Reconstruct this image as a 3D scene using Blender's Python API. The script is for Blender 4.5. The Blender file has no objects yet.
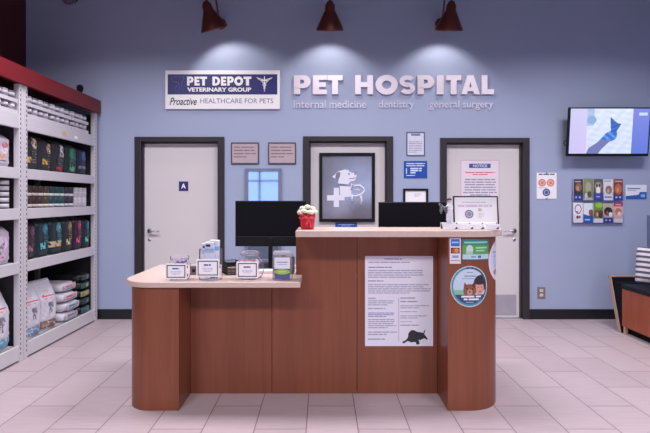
import bpy, bmesh, math, random
from mathutils import Vector, Matrix
random.seed(7)
C = bpy.context.scene.collection
SC = bpy.context.scene
PI = math.pi
# ---------------------------------------------------------------- measuring
F = 460.0          # focal length in pixels of the 650-wide frame
EYE = 1.36
VX, VY = 322.0, 199.0
WALL = 5.213       # back wall plane
def wx(px, d=WALL): return (px - VX) * d / F
def wz(py, d=WALL): return EYE - (py - VY) * d / F

# ---------------------------------------------------------------- materials
def s2l(c):
    c /= 255.0
    return c / 12.92 if c <= 0.04045 else ((c + 0.055) / 1.055) ** 2.4
def lin(rgb): return (s2l(rgb[0]), s2l(rgb[1]), s2l(rgb[2]), 1.0)
_M = {}
def mat(name, rgb=(200, 200, 200), rough=0.5, metal=0.0, spec=0.5, var=0.06, nscale=9.0, bump=0.0, coat=0.0):
    """principled with a gentle procedural mottling"""
    if name in _M: return _M[name]
    m = bpy.data.materials.new(name); m.use_nodes = True
    nt = m.node_tree; b = nt.nodes['Principled BSDF']
    b.inputs['Roughness'].default_value = rough
    b.inputs['Metallic'].default_value = metal
    b.inputs['Specular IOR Level'].default_value = spec
    b.inputs['Coat Weight'].default_value = coat
    tc = nt.nodes.new('ShaderNodeTexCoord')
    n = nt.nodes.new('ShaderNodeTexNoise'); n.inputs['Scale'].default_value = nscale; n.inputs['Detail'].default_value = 4
    nt.links.new(tc.outputs['Object'], n.inputs['Vector'])
    r = nt.nodes.new('ShaderNodeValToRGB')
    L = lin(rgb)
    r.color_ramp.elements[0].position = 0.3; r.color_ramp.elements[1].position = 0.7
    r.color_ramp.elements[0].color = tuple(min(1, c * (1 - var)) for c in L[:3]) + (1,)
    r.color_ramp.elements[1].color = tuple(min(1, c * (1 + var)) for c in L[:3]) + (1,)
    nt.links.new(n.outputs['Fac'], r.inputs['Fac']); nt.links.new(r.outputs['Color'], b.inputs['Base Color'])
    if bump:
        bp = nt.nodes.new('ShaderNodeBump'); bp.inputs['Strength'].default_value = bump; bp.inputs['Distance'].default_value = 0.01
        nt.links.new(n.outputs['Fac'], bp.inputs['Height']); nt.links.new(bp.outputs['Normal'], b.inputs['Normal'])
    _M[name] = m
    return m
def wood(name, c1, c2, rough=0.35, sc=(26, 26, 1.3)):
    if name in _M: return _M[name]
    m = bpy.data.materials.new(name); m.use_nodes = True
    nt = m.node_tree; b = nt.nodes['Principled BSDF']; b.inputs['Roughness'].default_value = rough
    b.inputs['Specular IOR Level'].default_value = 0.35
    tc = nt.nodes.new('ShaderNodeTexCoord'); mp = nt.nodes.new('ShaderNodeMapping'); mp.inputs['Scale'].default_value = sc
    n = nt.nodes.new('ShaderNodeTexNoise'); n.inputs['Scale'].default_value = 1.0; n.inputs['Detail'].default_value = 6; n.inputs['Distortion'].default_value = 0.6
    mp2 = nt.nodes.new('ShaderNodeMapping'); mp2.inputs['Scale'].default_value = tuple(s * 0.12 for s in sc)
    n2 = nt.nodes.new('ShaderNodeTexNoise'); n2.inputs['Scale'].default_value = 1.0; n2.inputs['Detail'].default_value = 2
    mx = nt.nodes.new('ShaderNodeMix'); mx.data_type = 'FLOAT'; mx.inputs[0].default_value = 0.45
    r = nt.nodes.new('ShaderNodeValToRGB'); r.color_ramp.elements[0].position = 0.3; r.color_ramp.elements[1].position = 0.7
    r.color_ramp.elements[0].color = lin(c1); r.color_ramp.elements[1].color = lin(c2)
    lk = nt.links.new
    lk(tc.outputs['Object'], mp.inputs['Vector']); lk(mp.outputs['Vector'], n.inputs['Vector'])
    lk(tc.outputs['Object'], mp2.inputs['Vector']); lk(mp2.outputs['Vector'], n2.inputs['Vector'])
    lk(n.outputs['Fac'], mx.inputs[2]); lk(n2.outputs['Fac'], mx.inputs[3])
    lk(mx.outputs[0], r.inputs['Fac']); lk(r.outputs['Color'], b.inputs['Base Color'])
    _M[name] = m
    return m
def thin_glass(name, tint=(245, 245, 250), gloss=0.16, rough=0.03, haze=0.0):
    if name in _M: return _M[name]
    m = bpy.data.materials.new(name); m.use_nodes = True
    nt = m.node_tree; nt.nodes.remove(nt.nodes['Principled BSDF']); out = nt.nodes['Material Output']
    t = nt.nodes.new('ShaderNodeBsdfTransparent'); t.inputs['Color'].default_value = lin(tint)
    g = nt.nodes.new('ShaderNodeBsdfGlossy'); g.inputs['Roughness'].default_value = rough
    lw = nt.nodes.new('ShaderNodeLayerWeight'); lw.inputs['Blend'].default_value = gloss
    mx = nt.nodes.new('ShaderNodeMixShader')
    nt.links.new(lw.outputs['Fresnel'], mx.inputs[0]); nt.links.new(t.outputs[0], mx.inputs[1]); nt.links.new(g.outputs[0], mx.inputs[2])
    last = mx
    if haze:
        df = nt.nodes.new('ShaderNodeBsdfDiffuse'); df.inputs['Color'].default_value = lin((226, 222, 232))
        m2 = nt.nodes.new('ShaderNodeMixShader'); m2.inputs[0].default_value = haze
        nt.links.new(mx.outputs[0], m2.inputs[1]); nt.links.new(df.outputs[0], m2.inputs[2]); last = m2
    nt.links.new(last.outputs[0], out.inputs['Surface'])
    _M[name] = m
    return m
def print_mat(name='printed_picture', emit=0.0, rough=0.45):
    if name in _M: return _M[name]
    m = bpy.data.materials.new(name); m.use_nodes = True
    nt = m.node_tree; b = nt.nodes['Principled BSDF']; b.inputs['Roughness'].default_value = rough
    a = nt.nodes.new('ShaderNodeAttribute'); a.attribute_name = 'Col'
    if emit:
        b.inputs['Base Color'].default_value = (0.01, 0.01, 0.01, 1)
        nt.links.new(a.outputs['Color'], b.inputs['Emission Color']); b.inputs['Emission Strength'].default_value = emit
    else:
        nt.links.new(a.outputs['Color'], b.inputs['Base Color'])
    _M[name] = m
    return m
def emis(name, rgb, st):
    if name in _M: return _M[name]
    m = bpy.data.materials.new(name); m.use_nodes = True
    b = m.node_tree.nodes['Principled BSDF']; b.inputs['Base Color'].default_value = (0.02, 0.02, 0.02, 1)
    b.inputs['Emission Color'].default_value = lin(rgb); b.inputs['Emission Strength'].default_value = st
    _M[name] = m
    return m

# ---------------------------------------------------------------- mesh builder
class MB:
    def __init__(s): s.bm = bmesh.new(); s.mats = []; s.col = None
    def mi(s, m):
        if m not in s.mats: s.mats.append(m)
        return s.mats.index(m)
    def faces(s, vs, fs, m, smooth=False):
        bv = [s.bm.verts.new(v) for v in vs]; i = s.mi(m); out = []
        for f in fs:
            try:
                q = s.bm.faces.new([bv[k] for k in f]); q.material_index = i; q.smooth = smooth; out.append(q)
            except ValueError: pass
        return bv, out
    def box(s, x0, x1, y0, y1, z0, z1, m, bev=0.0, seg=2):
        if x0 > x1: x0, x1 = x1, x0
        if y0 > y1: y0, y1 = y1, y0
        if z0 > z1: z0, z1 = z1, z0
        vs = [(x0,y0,z0),(x1,y0,z0),(x1,y1,z0),(x0,y1,z0),(x0,y0,z1),(x1,y0,z1),(x1,y1,z1),(x0,y1,z1)]
        bv, fs = s.faces(vs, [(0,3,2,1),(4,5,6,7),(0,1,5,4),(1,2,6,5),(2,3,7,6),(3,0,4,7)], m)
        if bev:
            es = list({e for f in fs for e in f.edges})
            r = bmesh.ops.bevel(s.bm, geom=es, offset=bev, segments=seg, affect='EDGES', profile=0.5)
            for f in r['faces']: f.smooth = True
        return bv
    def prism(s, pts, a0, a1, m, axis='y', bev=0.0):
        """outline in xz (axis y), xy (axis z) or yz (axis x), extruded from a0 to a1"""
        def P(p, a):
            return (p[0], a, p[1]) if axis == 'y' else ((p[0], p[1], a) if axis == 'z' else (a, p[0], p[1]))
        n = len(pts)
        vs = [P(p, a0) for p in pts] + [P(p, a1) for p in pts]
        fs = [tuple(range(n)), tuple(range(2*n-1, n-1, -1))] + [(i, n+i, n+(i+1) % n, (i+1) % n) for i in range(n)]
        bv, ff = s.faces(vs, fs, m)
        bmesh.ops.recalc_face_normals(s.bm, faces=ff)
        if bev:
            es = [e for e in ff[0].edges] + [e for e in ff[1].edges]
            bmesh.ops.bevel(s.bm, geom=es, offset=bev, segments=2, affect='EDGES', profile=0.5)
        return ff
    def lathe(s, prof, m, seg=24, c=(0, 0, 0), M=None, smooth=True, cap=True):
        vs = []; fs = []
        for r, z in prof:
            for k in range(seg):
                a = 2*PI*k/seg
                p = Vector((r*math.cos(a), r*math.sin(a), z))
                if M is not None: p = M @ p
                vs.append((p.x+c[0], p.y+c[1], p.z+c[2]))
        for i in range(len(prof)-1):
            for k in range(seg):
                a = i*seg+k; b = i*seg+(k+1) % seg
                fs.append((a, b, b+seg, a+seg))
        if prof[0][0] > 1e-6: fs.append(tuple(range(seg-1, -1, -1)))
        if cap and prof[-1][0] > 1e-6: fs.append(tuple((len(prof)-1)*seg+k for k in range(seg)))
        bv, ff = s.faces(vs, fs, m, smooth)
        bmesh.ops.remove_doubles(s.bm, verts=bv, dist=1e-6)
    def tube(s, pts, r, m, seg=8, cap=True):
        pts = [Vector(p) for p in pts]; n = len(pts); vs = []; fs = []
        rr = r if isinstance(r, (list, tuple)) else [r]*n
        up = None
        for i, p in enumerate(pts):
            t = (pts[min(i+1, n-1)] - pts[max(i-1, 0)]).normalized()
            if up is None:
                up = t.orthogonal().normalized()
            up = (up - t*up.dot(t)).normalized(); w = t.cross(up)
            for k in range(seg):
                a = 2*PI*k/seg
                vs.append(tuple(p + (up*math.cos(a) + w*math.sin(a))*rr[i]))
        for i in range(n-1):
            for k in range(seg):
                a = i*seg+k; b = i*seg+(k+1) % seg
                fs.append((a, b, b+seg, a+seg))
        if cap: fs += [tuple(range(seg-1, -1, -1)), tuple((n-1)*seg+k for k in range(seg))]
        s.faces(vs, fs, m, True)
    def ball(s, c, r, m, seg=12, sq=(1, 1, 1)):
        vs = []; fs = []; nr = max(6, seg//2)
        for i in range(nr+1):
            th = PI*i/nr
            for k in range(seg):
                a = 2*PI*k/seg
                vs.append((c[0]+r*sq[0]*math.sin(th)*math.cos(a), c[1]+r*sq[1]*math.sin(th)*math.sin(a), c[2]-r*sq[2]*math.cos(th)))
        for i in range(nr):
            for k in range(seg):
                a = i*seg+k; b = i*seg+(k+1) % seg
                fs.append((a, b, b+seg, a+seg))
        bv, ff = s.faces(vs, fs, m, True)
        bmesh.ops.remove_doubles(s.bm, verts=bv, dist=1e-7)
    def raster(s, fpos, nu, nv, colf, m, keep=None):
        """picture patch: fpos(u,v)->xyz, colf(u,v)->sRGB 0..255; colours go to the Col attribute"""
        if s.col is None: s.col = s.bm.loops.layers.float_color.new('Col')
        i = s.mi(m)
        V = [[None]*(nv+1) for _ in range(nu+1)]
        for a in range(nu+1):
            for b in range(nv+1): V[a][b] = s.bm.verts.new(fpos(a/nu, b/nv))
        for a in range(nu):
            for b in range(nv):
                u = (a+.5)/nu; v = (b+.5)/nv
                if keep and not keep(u, v): continue
                f = s.bm.faces.new((V[a][b], V[a+1][b], V[a+1][b+1], V[a][b+1])); f.material_index = i; f.smooth = True
                c = lin(colf(u, v))
                for l in f.loops: l[s.col] = c
        for v in [v for v in s.bm.verts if not v.link_faces]: s.bm.verts.remove(v)
    def build(s, name, parent=None, loc=None, rot=None):
        me = bpy.data.meshes.new(name); s.bm.to_mesh(me); s.bm.free()
        for m in s.mats: me.materials.append(m)
        o = bpy.data.objects.new(name, me); C.objects.link(o)
        if parent: o.parent = parent
        if loc: o.location = loc
        if rot: o.rotation_euler = rot
        return o

def thing(name, label, cat, loc=(0, 0, 0), rot=(0, 0, 0), group=None, kind=None):
    o = bpy.data.objects.new(name, None); C.objects.link(o); o.empty_display_size = 0.1
    o.location = loc; o.rotation_euler = rot
    return tag(o, label, cat, group, kind)
def tag(o, label=None, cat=None, group=None, kind=None):
    if label: o['label'] = label
    if cat: o['category'] = cat
    if group: o['group'] = group
    if kind: o['kind'] = kind
    return o
def dup(root, loc, label=None, rot=None, group=None):
    r = root.copy(); C.objects.link(r); r.location = loc
    if label: r['label'] = label
    if rot: r.rotation_euler = rot
    if group: r['group'] = group
    for ch in list(root.children):
        c = ch.copy(); C.objects.link(c); c.parent = r
        for g in list(ch.children):
            d = g.copy(); C.objects.link(d); d.parent = c
    return r

# layered flat pictures: a list of shapes tested from last to first, u right, v up in 0..1
def inpoly(u, v, P):
    c = False; j = len(P)-1
    for i in range(len(P)):
        if (P[i][1] > v) != (P[j][1] > v) and u < (P[j][0]-P[i][0])*(v-P[i][1])/(P[j][1]-P[i][1]+1e-12)+P[i][0]: c = not c
        j = i
    return c
def picture(base, layers):
    def f(u, v):
        for L in reversed(layers):
            k = L[0]
            if k == 'r' and L[1] <= u <= L[3] and L[2] <= v <= L[4]: return L[5]
            if k == 'e' and ((u-L[1])/L[3])**2 + ((v-L[2])/L[4])**2 <= 1: return L[5]
            if k == 'o':
                q = ((u-L[1])/L[3])**2 + ((v-L[2])/L[4])**2
                if L[5]**2 <= q <= 1: return L[6]
            if k == 'p' and inpoly(u, v, L[1]): return L[2]
        return base
    return f
# text from the built-in font, fitted in a rectangle of the xz plane
def text_geo(body, bold=0.0, shear=0.0):
    cu = bpy.data.curves.new('t', 'FONT'); cu.body = body; cu.size = 1; cu.offset = bold; cu.shear = shear; cu.resolution_u = 3
    o = bpy.data.objects.new('t', cu); C.objects.link(o)
    bpy.context.view_layer.update()
    me = bpy.data.meshes.new_from_object(o.evaluated_get(bpy.context.evaluated_depsgraph_get()))
    vs = [v.co.copy() for v in me.vertices]; fs = [tuple(p.vertices) for p in me.polygons]
    bpy.data.objects.remove(o); bpy.data.curves.remove(cu); bpy.data.meshes.remove(me)
    return vs, fs
def put_text(mb, body, x0, x1, z0, z1, y, m, bold=0.0, thick=0.0012, shear=0.0, P=None):
    vs, fs = text_geo(body, bold, shear)
    ax = min(v.x for v in vs); bx = max(v.x for v in vs); az = min(v.y for v in vs); bz = max(v.y for v in vs)
    n = len(vs)
    def q(v, yy):
        X = x0+(v.x-ax)/(bx-ax)*(x1-x0); Z = z0+(v.y-az)/(bz-az)*(z1-z0)
        return P(X, Z, yy) if P else (X, yy, Z)
    verts = [q(v, y) for v in vs]
    mb.faces(verts, fs, m)
    cnt = {}
    for f in fs:
        for i in range(len(f)):
            e = (f[i], f[(i+1) % len(f)]); k = tuple(sorted(e)); cnt.setdefault(k, []).append(e)
    back = [q(v, y+thick) for v in vs]
    sides = [(e[0][1], e[0][0], e[0][0]+n, e[0][1]+n) for e in cnt.values() if len(e) == 1]
    mb.faces(verts+back, sides, m)
def lines(mb, x0, x1, z1, z0, n, m, y, fill=0.55, last=0.6, th=0.0006, ragged=True, centre=False):
    """rows of small illegible print, top row at z1, bottom at z0"""
    z0, z1 = min(z0, z1), max(z0, z1); pitch = max((z1-z0)/max(1, n), 1e-3)
    for i in range(n):
        zt = z1-i*pitch; zb = zt-pitch*fill
        w = (x1-x0)*(1-(random.random()*0.12 if ragged else 0))
        if i == n-1: w *= last
        a = x0+((x1-x0)-w)/2 if centre else x0
        x = a; e = a+w
        while x < e-1e-4:
            l = min(e-x, pitch*random.uniform(1.5, 5.0))
            mb.box(x, x+l, y-th, y, zb, zt, m)
            x += l+pitch*0.32
# ================================================================ palette
WALLM = mat('wall_paint', (163, 174, 203), 0.6, var=0.015, nscale=2.0, spec=0.3)
MAROON = mat('maroon_paint', (74, 22, 22), 0.55, var=0.05)
CEILM = mat('ceiling_dark', (60, 62, 74), 0.9)
BASEB = mat('baseboard_black', (22, 22, 27), 0.45)
DOORW = mat('door_offwhite', (216, 210, 212), 0.45, var=0.012, nscale=3)
FRAMEB = mat('door_frame_bronze', (46, 40, 46), 0.45, var=0.05)
STEEL = mat('brushed_steel', (190, 190, 196), 0.3, metal=1.0, var=0.05, nscale=30)
KICK = mat('kick_plate_grey', (176, 174, 186), 0.4, metal=0.3)
BLACK = mat('black_plastic', (18, 19, 25), 0.5, spec=.25)
BLACKM = mat('black_matte', (17, 18, 26), 0.8, spec=.15)
DARKGAP = mat('dark_gap', (26, 16, 14), 0.9)
WHITE = mat('white_paper', (248, 246, 250), 0.55, var=0.01)
WHITEP = mat('white_plastic', (246, 244, 248), 0.35, var=0.01)
INK = mat('print_ink', (120, 122, 150), 0.6)
INKD = mat('print_ink_dark', (40, 40, 56), 0.6)
BLUE = mat('sign_blue', (32, 78, 170), 0.4, var=0.03)
NAVY = mat('sign_navy', (42, 44, 112), 0.45, var=0.02)
REDINK = mat('red_ink', (205, 92, 96), 0.5)
WOODM = wood('cherry_laminate', (118, 65, 47), (140, 81, 59))
WOODB = wood('bench_cherry', (138, 68, 46), (168, 88, 60))
TOPM = mat('counter_beige', (208, 184, 174), 0.3, var=.05, nscale=60)
MAPLE = wood('maple_edge', (168, 138, 122), (184, 156, 138))
RACKW = mat('rack_white', (206, 202, 208), 0.45, var=0.02)
RED = mat('fascia_red', (112, 16, 24), 0.45, var=0.05)
PRINT = print_mat()
GLASS = thin_glass('clear_plastic')

def floor_mat():
    m = bpy.data.materials.new('floor_tile'); m.use_nodes = True
    nt = m.node_tree; N = nt.nodes.new; lk = nt.links.new; b = nt.nodes['Principled BSDF']
    g = N('ShaderNodeNewGeometry'); sp = N('ShaderNodeSeparateXYZ'); lk(g.outputs['Position'], sp.inputs[0])
    def M(op, a, bb=None):
        n = N('ShaderNodeMath'); n.operation = op
        for i, q in enumerate((a, bb)):
            if q is None: continue
            if isinstance(q, (int, float)): n.inputs[i].default_value = q
            else: lk(q, n.inputs[i])
        return n.outputs[0]
    W, L = 0.306, 0.606
    v = M('DIVIDE', M('ADD', sp.outputs['X'], 0.093), W)
    k = M('FLOOR', v)
    odd = M('FLOORED_MODULO', k, 2.0)
    u = M('ADD', M('DIVIDE', M('SUBTRACT', sp.outputs['Y'], 2.72), L), M('MULTIPLY', M('SUBTRACT', 1.0, odd), 0.5))
    fv = M('FRACT', v); fu = M('FRACT', u)
    dv = M('MULTIPLY', M('MINIMUM', fv, M('SUBTRACT', 1.0, fv)), W)
    du = M('MULTIPLY', M('MINIMUM', fu, M('SUBTRACT', 1.0, fu)), L)
    d = M('MINIMUM', dv, du)
    joint = M('LESS_THAN', d, 0.0028)
    cmb = N('ShaderNodeCombineXYZ'); lk(k, cmb.inputs[0]); lk(M('FLOOR', u), cmb.inputs[1])
    wn = N('ShaderNodeTexWhiteNoise'); wn.noise_dimensions = '3D'; lk(cmb.outputs[0], wn.inputs['Vector'])
    mp = N('ShaderNodeMapping'); mp.inputs['Scale'].default_value = (3.0, 40, 1); lk(g.outputs['Position'], mp.inputs['Vector'])
    ns = N('ShaderNodeTexNoise'); ns.inputs['Scale'].default_value = 1.6; ns.inputs['Detail'].default_value = 5; lk(mp.outputs[0], ns.inputs['Vector'])
    f = M('ADD', M('MULTIPLY', wn.outputs['Value'], 0.35), M('MULTIPLY', ns.outputs['Fac'], 0.65))
    r = N('ShaderNodeValToRGB'); lk(f, r.inputs['Fac'])
    r.color_ramp.elements[0].position = 0.2; r.color_ramp.elements[1].position = 0.8
    r.color_ramp.elements[0].color = lin((170, 153, 159)); r.color_ramp.elements[1].color = lin((188, 172, 177))
    mx = N('ShaderNodeMix'); mx.data_type = 'RGBA'; lk(joint, mx.inputs[0]); lk(r.outputs['Color'], mx.inputs[6]); mx.inputs[7].default_value = lin((108, 92, 100))
    lk(mx.outputs[2], b.inputs['Base Color']); b.inputs['Roughness'].default_value = 0.42
    b.inputs['Specular IOR Level'].default_value = 0.4
    bp = N('ShaderNodeBump'); bp.inputs['Strength'].default_value = 0.25; bp.inputs['Distance'].default_value = 0.002
    lk(M('SUBTRACT', 1.0, joint), bp.inputs['Height']); lk(bp.outputs[0], b.inputs['Normal'])
    return m
FLOORM = floor_mat()

# ================================================================ setting
XL, XR, YB, ZC = -3.355, 4.35, -4.0, 4.6
def structure(o, label, cat): return tag(o, label, cat, kind='structure')
mb = MB(); mb.box(XL-.1, XR+.1, YB-.1, WALL+.6, -.1, 0, FLOORM)
structure(mb.build('floor'), 'pale pinkish grey tiled floor', 'floor')
mb = MB(); mb.box(XL-.1, XR+.1, YB-.1, WALL+.6, ZC, ZC+.1, CEILM)
structure(mb.build('ceiling'), 'high dark ceiling above the frame', 'ceiling')
mb = MB(); mb.box(XL-.1, XL, YB, WALL+.6, 0, ZC, MAROON)
structure(mb.build('wall_left'), 'dark maroon wall behind the shelving', 'wall')
mb = MB(); mb.box(XR, XR+.1, YB, WALL+.6, 0, ZC, WALLM)
structure(mb.build('wall_right'), 'blue wall on the right side outside the frame', 'wall')
# storefront behind the camera with two daylight windows
SKYP = emis('daylight_pane', (176, 200, 235), 3.0)
mb = MB(); mb.box(XL, XR, YB-.1, YB, 0, ZC, CEILM)
structure(mb.build('wall_front'), 'storefront wall behind the camera', 'wall')
for i, (a, c) in enumerate(((-2.75, -1.15), (.5, 2.4))):
    t = thing('window_%d' % (i+1), ['bright storefront window left behind the camera', 'bright storefront window right behind the camera'][i], 'window', ((a+c)/2, YB, 0.9), kind='structure')
    mb = MB(); w = (c-a)/2
    for x0, x1, z0, z1 in ((-w, w, 0, .06), (-w, w, 1.5, 1.56), (-w, -w+.06, 0, 1.56), (w-.06, w, 0, 1.56), (-.03, .03, 0, 1.56), (-w, w, 1.0, 1.05)):
        mb.box(x0, x1, 0, .05, z0, z1, FRAMEB)
    mb.build('window_frame', t)
    mb = MB(); mb.box(-w+.05, w-.05, .005, .015, .05, 1.51, SKYP); mb.build('pane', t)

# back wall with three door openings
DOORS = [(135, 224.5, 137), (303, 393, 136.5), (440, 529, 138)]
DX = [(wx(a), wx(b), wz(c)) for a, b, c in DOORS]
mb = MB(); x = XL
for a, b, z in DX:
    mb.box(x, a, WALL, WALL+.15, 0, ZC, WALLM); mb.box(a, b, WALL, WALL+.15, z, ZC, WALLM); x = b
mb.box(x, XR, WALL, WALL+.15, 0, ZC, WALLM)
bmesh.ops.remove_doubles(mb.bm, verts=mb.bm.verts, dist=1e-5)
structure(mb.build('wall_back'), 'blue back wall of the reception room', 'wall')
segs = [(XL+.001, DX[0][0]), (DX[0][1], DX[1][0]), (DX[1][1], DX[2][0]), (DX[2][1], XR-.001)]
for i, (a, b) in enumerate(segs):
    mb = MB(); mb.box(a+.001, b-.001, WALL-.014, WALL, 0, .105, BASEB); mb.box(a+.001, b-.001, WALL-.011, WALL, .105, .112, BASEB)
    structure(mb.build('baseboard_back_%d' % (i+1)), 'black vinyl baseboard along the back wall', 'baseboard')
DL = ['off-white door with a small blue letter A sign, left of the desk', 'off-white door carrying the framed dog and cat emblem', 'off-white door behind the certificate, right of the desk']
for i, (a, b, z) in enumerate(DX):
    t = thing('door_%d' % (i+1), DL[i], 'door', ((a+b)/2, WALL, 0), kind='structure')
    w = (b-a)/2; fw = .072
    mb = MB()
    for x0, x1, z0, z1 in ((-w, -w+fw, 0, z), (w-fw, w, 0, z), (-w+fw, w-fw, z-.055, z)):
        mb.box(x0, x1, -.02, .14, z0, z1, FRAMEB, .003)
    for x0, x1, z0, z1 in ((-w+fw-.002, -w+fw+.012, 0, z-.055), (w-fw-.012, w-fw+.002, 0, z-.055), (-w+fw+.012, w-fw-.012, z-.067, z-.055)):
        mb.box(x0, x1, .02, .10, z0, z1, FRAMEB)
    mb.build('door_frame', t)
    mb = MB(); mb.box(-w+fw+.014, w-fw-.014, .055, .098, .006, z-.069, DOORW, .002); s = mb.build('slab', t)
    mb = MB(); mb.box(-.46, .46, .01, .14, 0, .006, STEEL)
    mb.build('threshold', t)
    if i != 1:
        sg = 1 if i == 2 else -1
        hx = sg*(w-fw-.075); hz = 1.36-33*(WALL)/F+.01
        mb = MB()
        mb.lathe([(.028, 0), (.028, .006), (.014, .01), (.011, .045), (0, .045)], STEEL, 20, (hx, .055, hz), Matrix.Rotation(PI/2, 3, 'X'))
        mb.tube([(hx, .015, hz), (hx-sg*.03, .012, hz+.004), (hx-sg*.07, .012, hz), (hx-sg*.12, .016, hz-.006)], [.011, .010, .009, .007], STEEL, 10)
        mb.lathe([(.017, 0), (.017, .006), (0, .006)], STEEL, 16, (hx, .055, hz-.10), Matrix.Rotation(PI/2, 3, 'X'))
        mb.build('lever_handle', t)
        mb = MB()
        for hzz in (.25, 1.05, 1.8): mb.tube([(-sg*(w-fw-.010), .05, hzz-.05), (-sg*(w-fw-.010), .05, hzz+.05)], .007, FRAMEB, 8)
        mb.build('hinge', t)
    if i == 2:
        mb = MB(); mb.box(-w+fw+.03, w-fw-.05, .0525, .055, .03, .265, KICK); mb.build('kick_plate', t)

# ================================================================ things on the back wall
def wall_item(name, label, cat, px0, py0, px1, py1, group=None, y=WALL):
    """Empty at the middle of a rectangle seen on the wall; returns it with half width and half height"""
    x0, x1, z0, z1 = wx(px0, y), wx(px1, y), wz(py1, y), wz(py0, y)
    return thing(name, label, cat, ((x0+x1)/2, y, (z0+z1)/2), group=group), (x1-x0)/2, (z1-z0)/2
def frame_mb(w, h, t, d, m, bev=.002):
    mb = MB()
    mb.box(-w, w, -d, 0, h-t, h, m, bev); mb.box(-w, w, -d, 0, -h, -h+t, m, bev)
    mb.box(-w, -w+t, -d, 0, -h+t, h-t, m, bev); mb.box(w-t, w, -d, 0, -h+t, h-t, m, bev)
    return mb

# --- company sign board
t, w, h = wall_item('sign_board', 'white rectangular sign board with navy band reading PET DEPOT', 'sign', 166, 71, 280, 109.5)
mb = MB(); mb.box(-w, w, -.028, 0, -h, h, WHITEP, .003); mb.build('board', t)
U = 1/88.24*1.0
def L(px, py): return ((px-223)*WALL/F, -(py-90.25)*WALL/F)
mb = MB(); a = L(168.5, 95); b = L(277.5, 75); mb.box(a[0], b[0], -.0295, -.028, a[1], b[1], NAVY); mb.build('navy_band', t)
# heavy letters, drawn as outlines in a unit box
def heavy(mb, ch, x0, x1, z0, z1, y0, y1, m):
    def q(P): return [(x0+p[0]*(x1-x0), z0+p[1]*(z1-z0)) for p in P]
    def arc(cx, cy, rx, ry, a0, a1, n=14): return [(cx+rx*math.cos(math.radians(a0+(a1-a0)*i/n)), cy+ry*math.sin(math.radians(a0+(a1-a0)*i/n))) for i in range(n+1)]
    def ring(out, inn):   # two outlines with the same count -> closed ring
        O = q(out); I = q(inn); n = len(O)
        vs = [(p[0], y0, p[1]) for p in O]+[(p[0], y0, p[1]) for p in I]+[(p[0], y1, p[1]) for p in O]+[(p[0], y1, p[1]) for p in I]
        fs = []
        for i in range(n):
            j = (i+1) % n
            fs += [(i, j, n+j, n+i), (2*n+i, 3*n+i, 3*n+j, 2*n+j), (i, 2*n+i, 2*n+j, j), (n+i, n+j, 3*n+j, 3*n+i)]
        bv, ff = mb.faces(vs, fs, m); bmesh.ops.recalc_face_normals(mb.bm, faces=ff)
    def pr(P): mb.prism(q(P), y0, y1, m)
    if ch == 'E': pr([(0,0),(1,0),(1,.24),(.44,.24),(.44,.38),(.92,.38),(.92,.62),(.44,.62),(.44,.76),(1,.76),(1,1),(0,1)])
    elif ch == 'T': pr([(.3,0),(.7,0),(.7,.74),(1,.74),(1,1),(0,1),(0,.74),(.3,.74)])
    elif ch == 'H': pr([(0,0),(.32,0),(.32,.38),(.68,.38),(.68,0),(1,0),(1,1),(.68,1),(.68,.64),(.32,.64),(.32,1),(0,1)])
    elif ch == 'I': pr([(0,0),(1,0),(1,1),(0,1)])
    elif ch == 'L': pr([(0,0),(1,0),(1,.26),(.46,.26),(.46,1),(0,1)])
    elif ch == 'A':
        ring([(0,0),(.3,0),(.36,.16),(.64,.16),(.7,0),(1,0),(.66,1),(.34,1)], [(.43,.36),(.43,.36),(.43,.36),(.57,.36),(.57,.36),(.57,.36),(.5,.66),(.5,.66)])
    elif ch == 'O': ring(arc(.5, .5, .5, .52, 0, 351, 39), arc(.5, .5, .21, .22, 0, 351, 39))
    elif ch == 'D':
        ring([(0,0)]+arc(.42, .5, .58, .5, -90, 90, 20)+[(0,1)], [(.34,.24)]+arc(.42, .5, .25, .26, -90, 90, 20)+[(.34,.76)])
    elif ch == 'P':
        pr([(0,0),(.38,0),(.38,.34),(0,.34)])
        ring([(0,.32)]+arc(.6, .66, .4, .34, -90, 90, 18)+[(0,1)], [(.38,.55)]+arc(.5, .66, .12, .11, -90, 90, 18)+[(.38,.77)])
    elif ch == 'S':
        c = arc(.5, .69, .34, .19, 25, 270, 18)+arc(.5, .31, .34, .19, 90, -155, 18)[1:]
        # centre line thickened into a band
        n = len(c); Lp = []; Rp = []
        for i in range(n):
            A = c[max(i-1, 0)]; B = c[min(i+1, n-1)]; tx, ty = B[0]-A[0], B[1]-A[1]; l = math.hypot(tx, ty)
            Lp.append((c[i][0]-ty/l*.16, c[i][1]+tx/l*.12)); Rp.append((c[i][0]+ty/l*.16, c[i][1]-tx/l*.12))
        pr(Lp+Rp[::-1])
mb = MB()
for ch, a, b in (('P',187.8,194.3),('E',195.2,200.4),('T',200.8,207.6),('D',213,220.6),('E',221.6,226.8),('P',227.8,234.3),('O',234.8,243.6),('T',244,251.8)):
    p = L(a, 86.2); r = L(b, 77.3); heavy(mb, ch, p[0], r[0], p[1], r[1], -.0308, -.0295, WHITE)
p = L(188, 92.3); r = L(251.5, 88.1); put_text(mb, 'VETERINARY GROUP', p[0], r[0], p[1], r[1], -.0308, WHITE, .035)
mb.build('white_lettering', t)
mb = MB()
p = L(170.5, 105); r = L(197.5, 98.2); put_text(mb, 'Proactive', p[0], r[0], p[1]-.006, r[1], -.0293, INKD, .012, shear=.35); mb.build('script_lettering', t); mb = MB()
p = L(201, 103.8); r = L(273.5, 99); put_text(mb, 'HEALTHCARE FOR PETS', p[0], r[0], p[1], r[1], -.0293, INK, .0)
mb.build('tagline_lettering', t)
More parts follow.
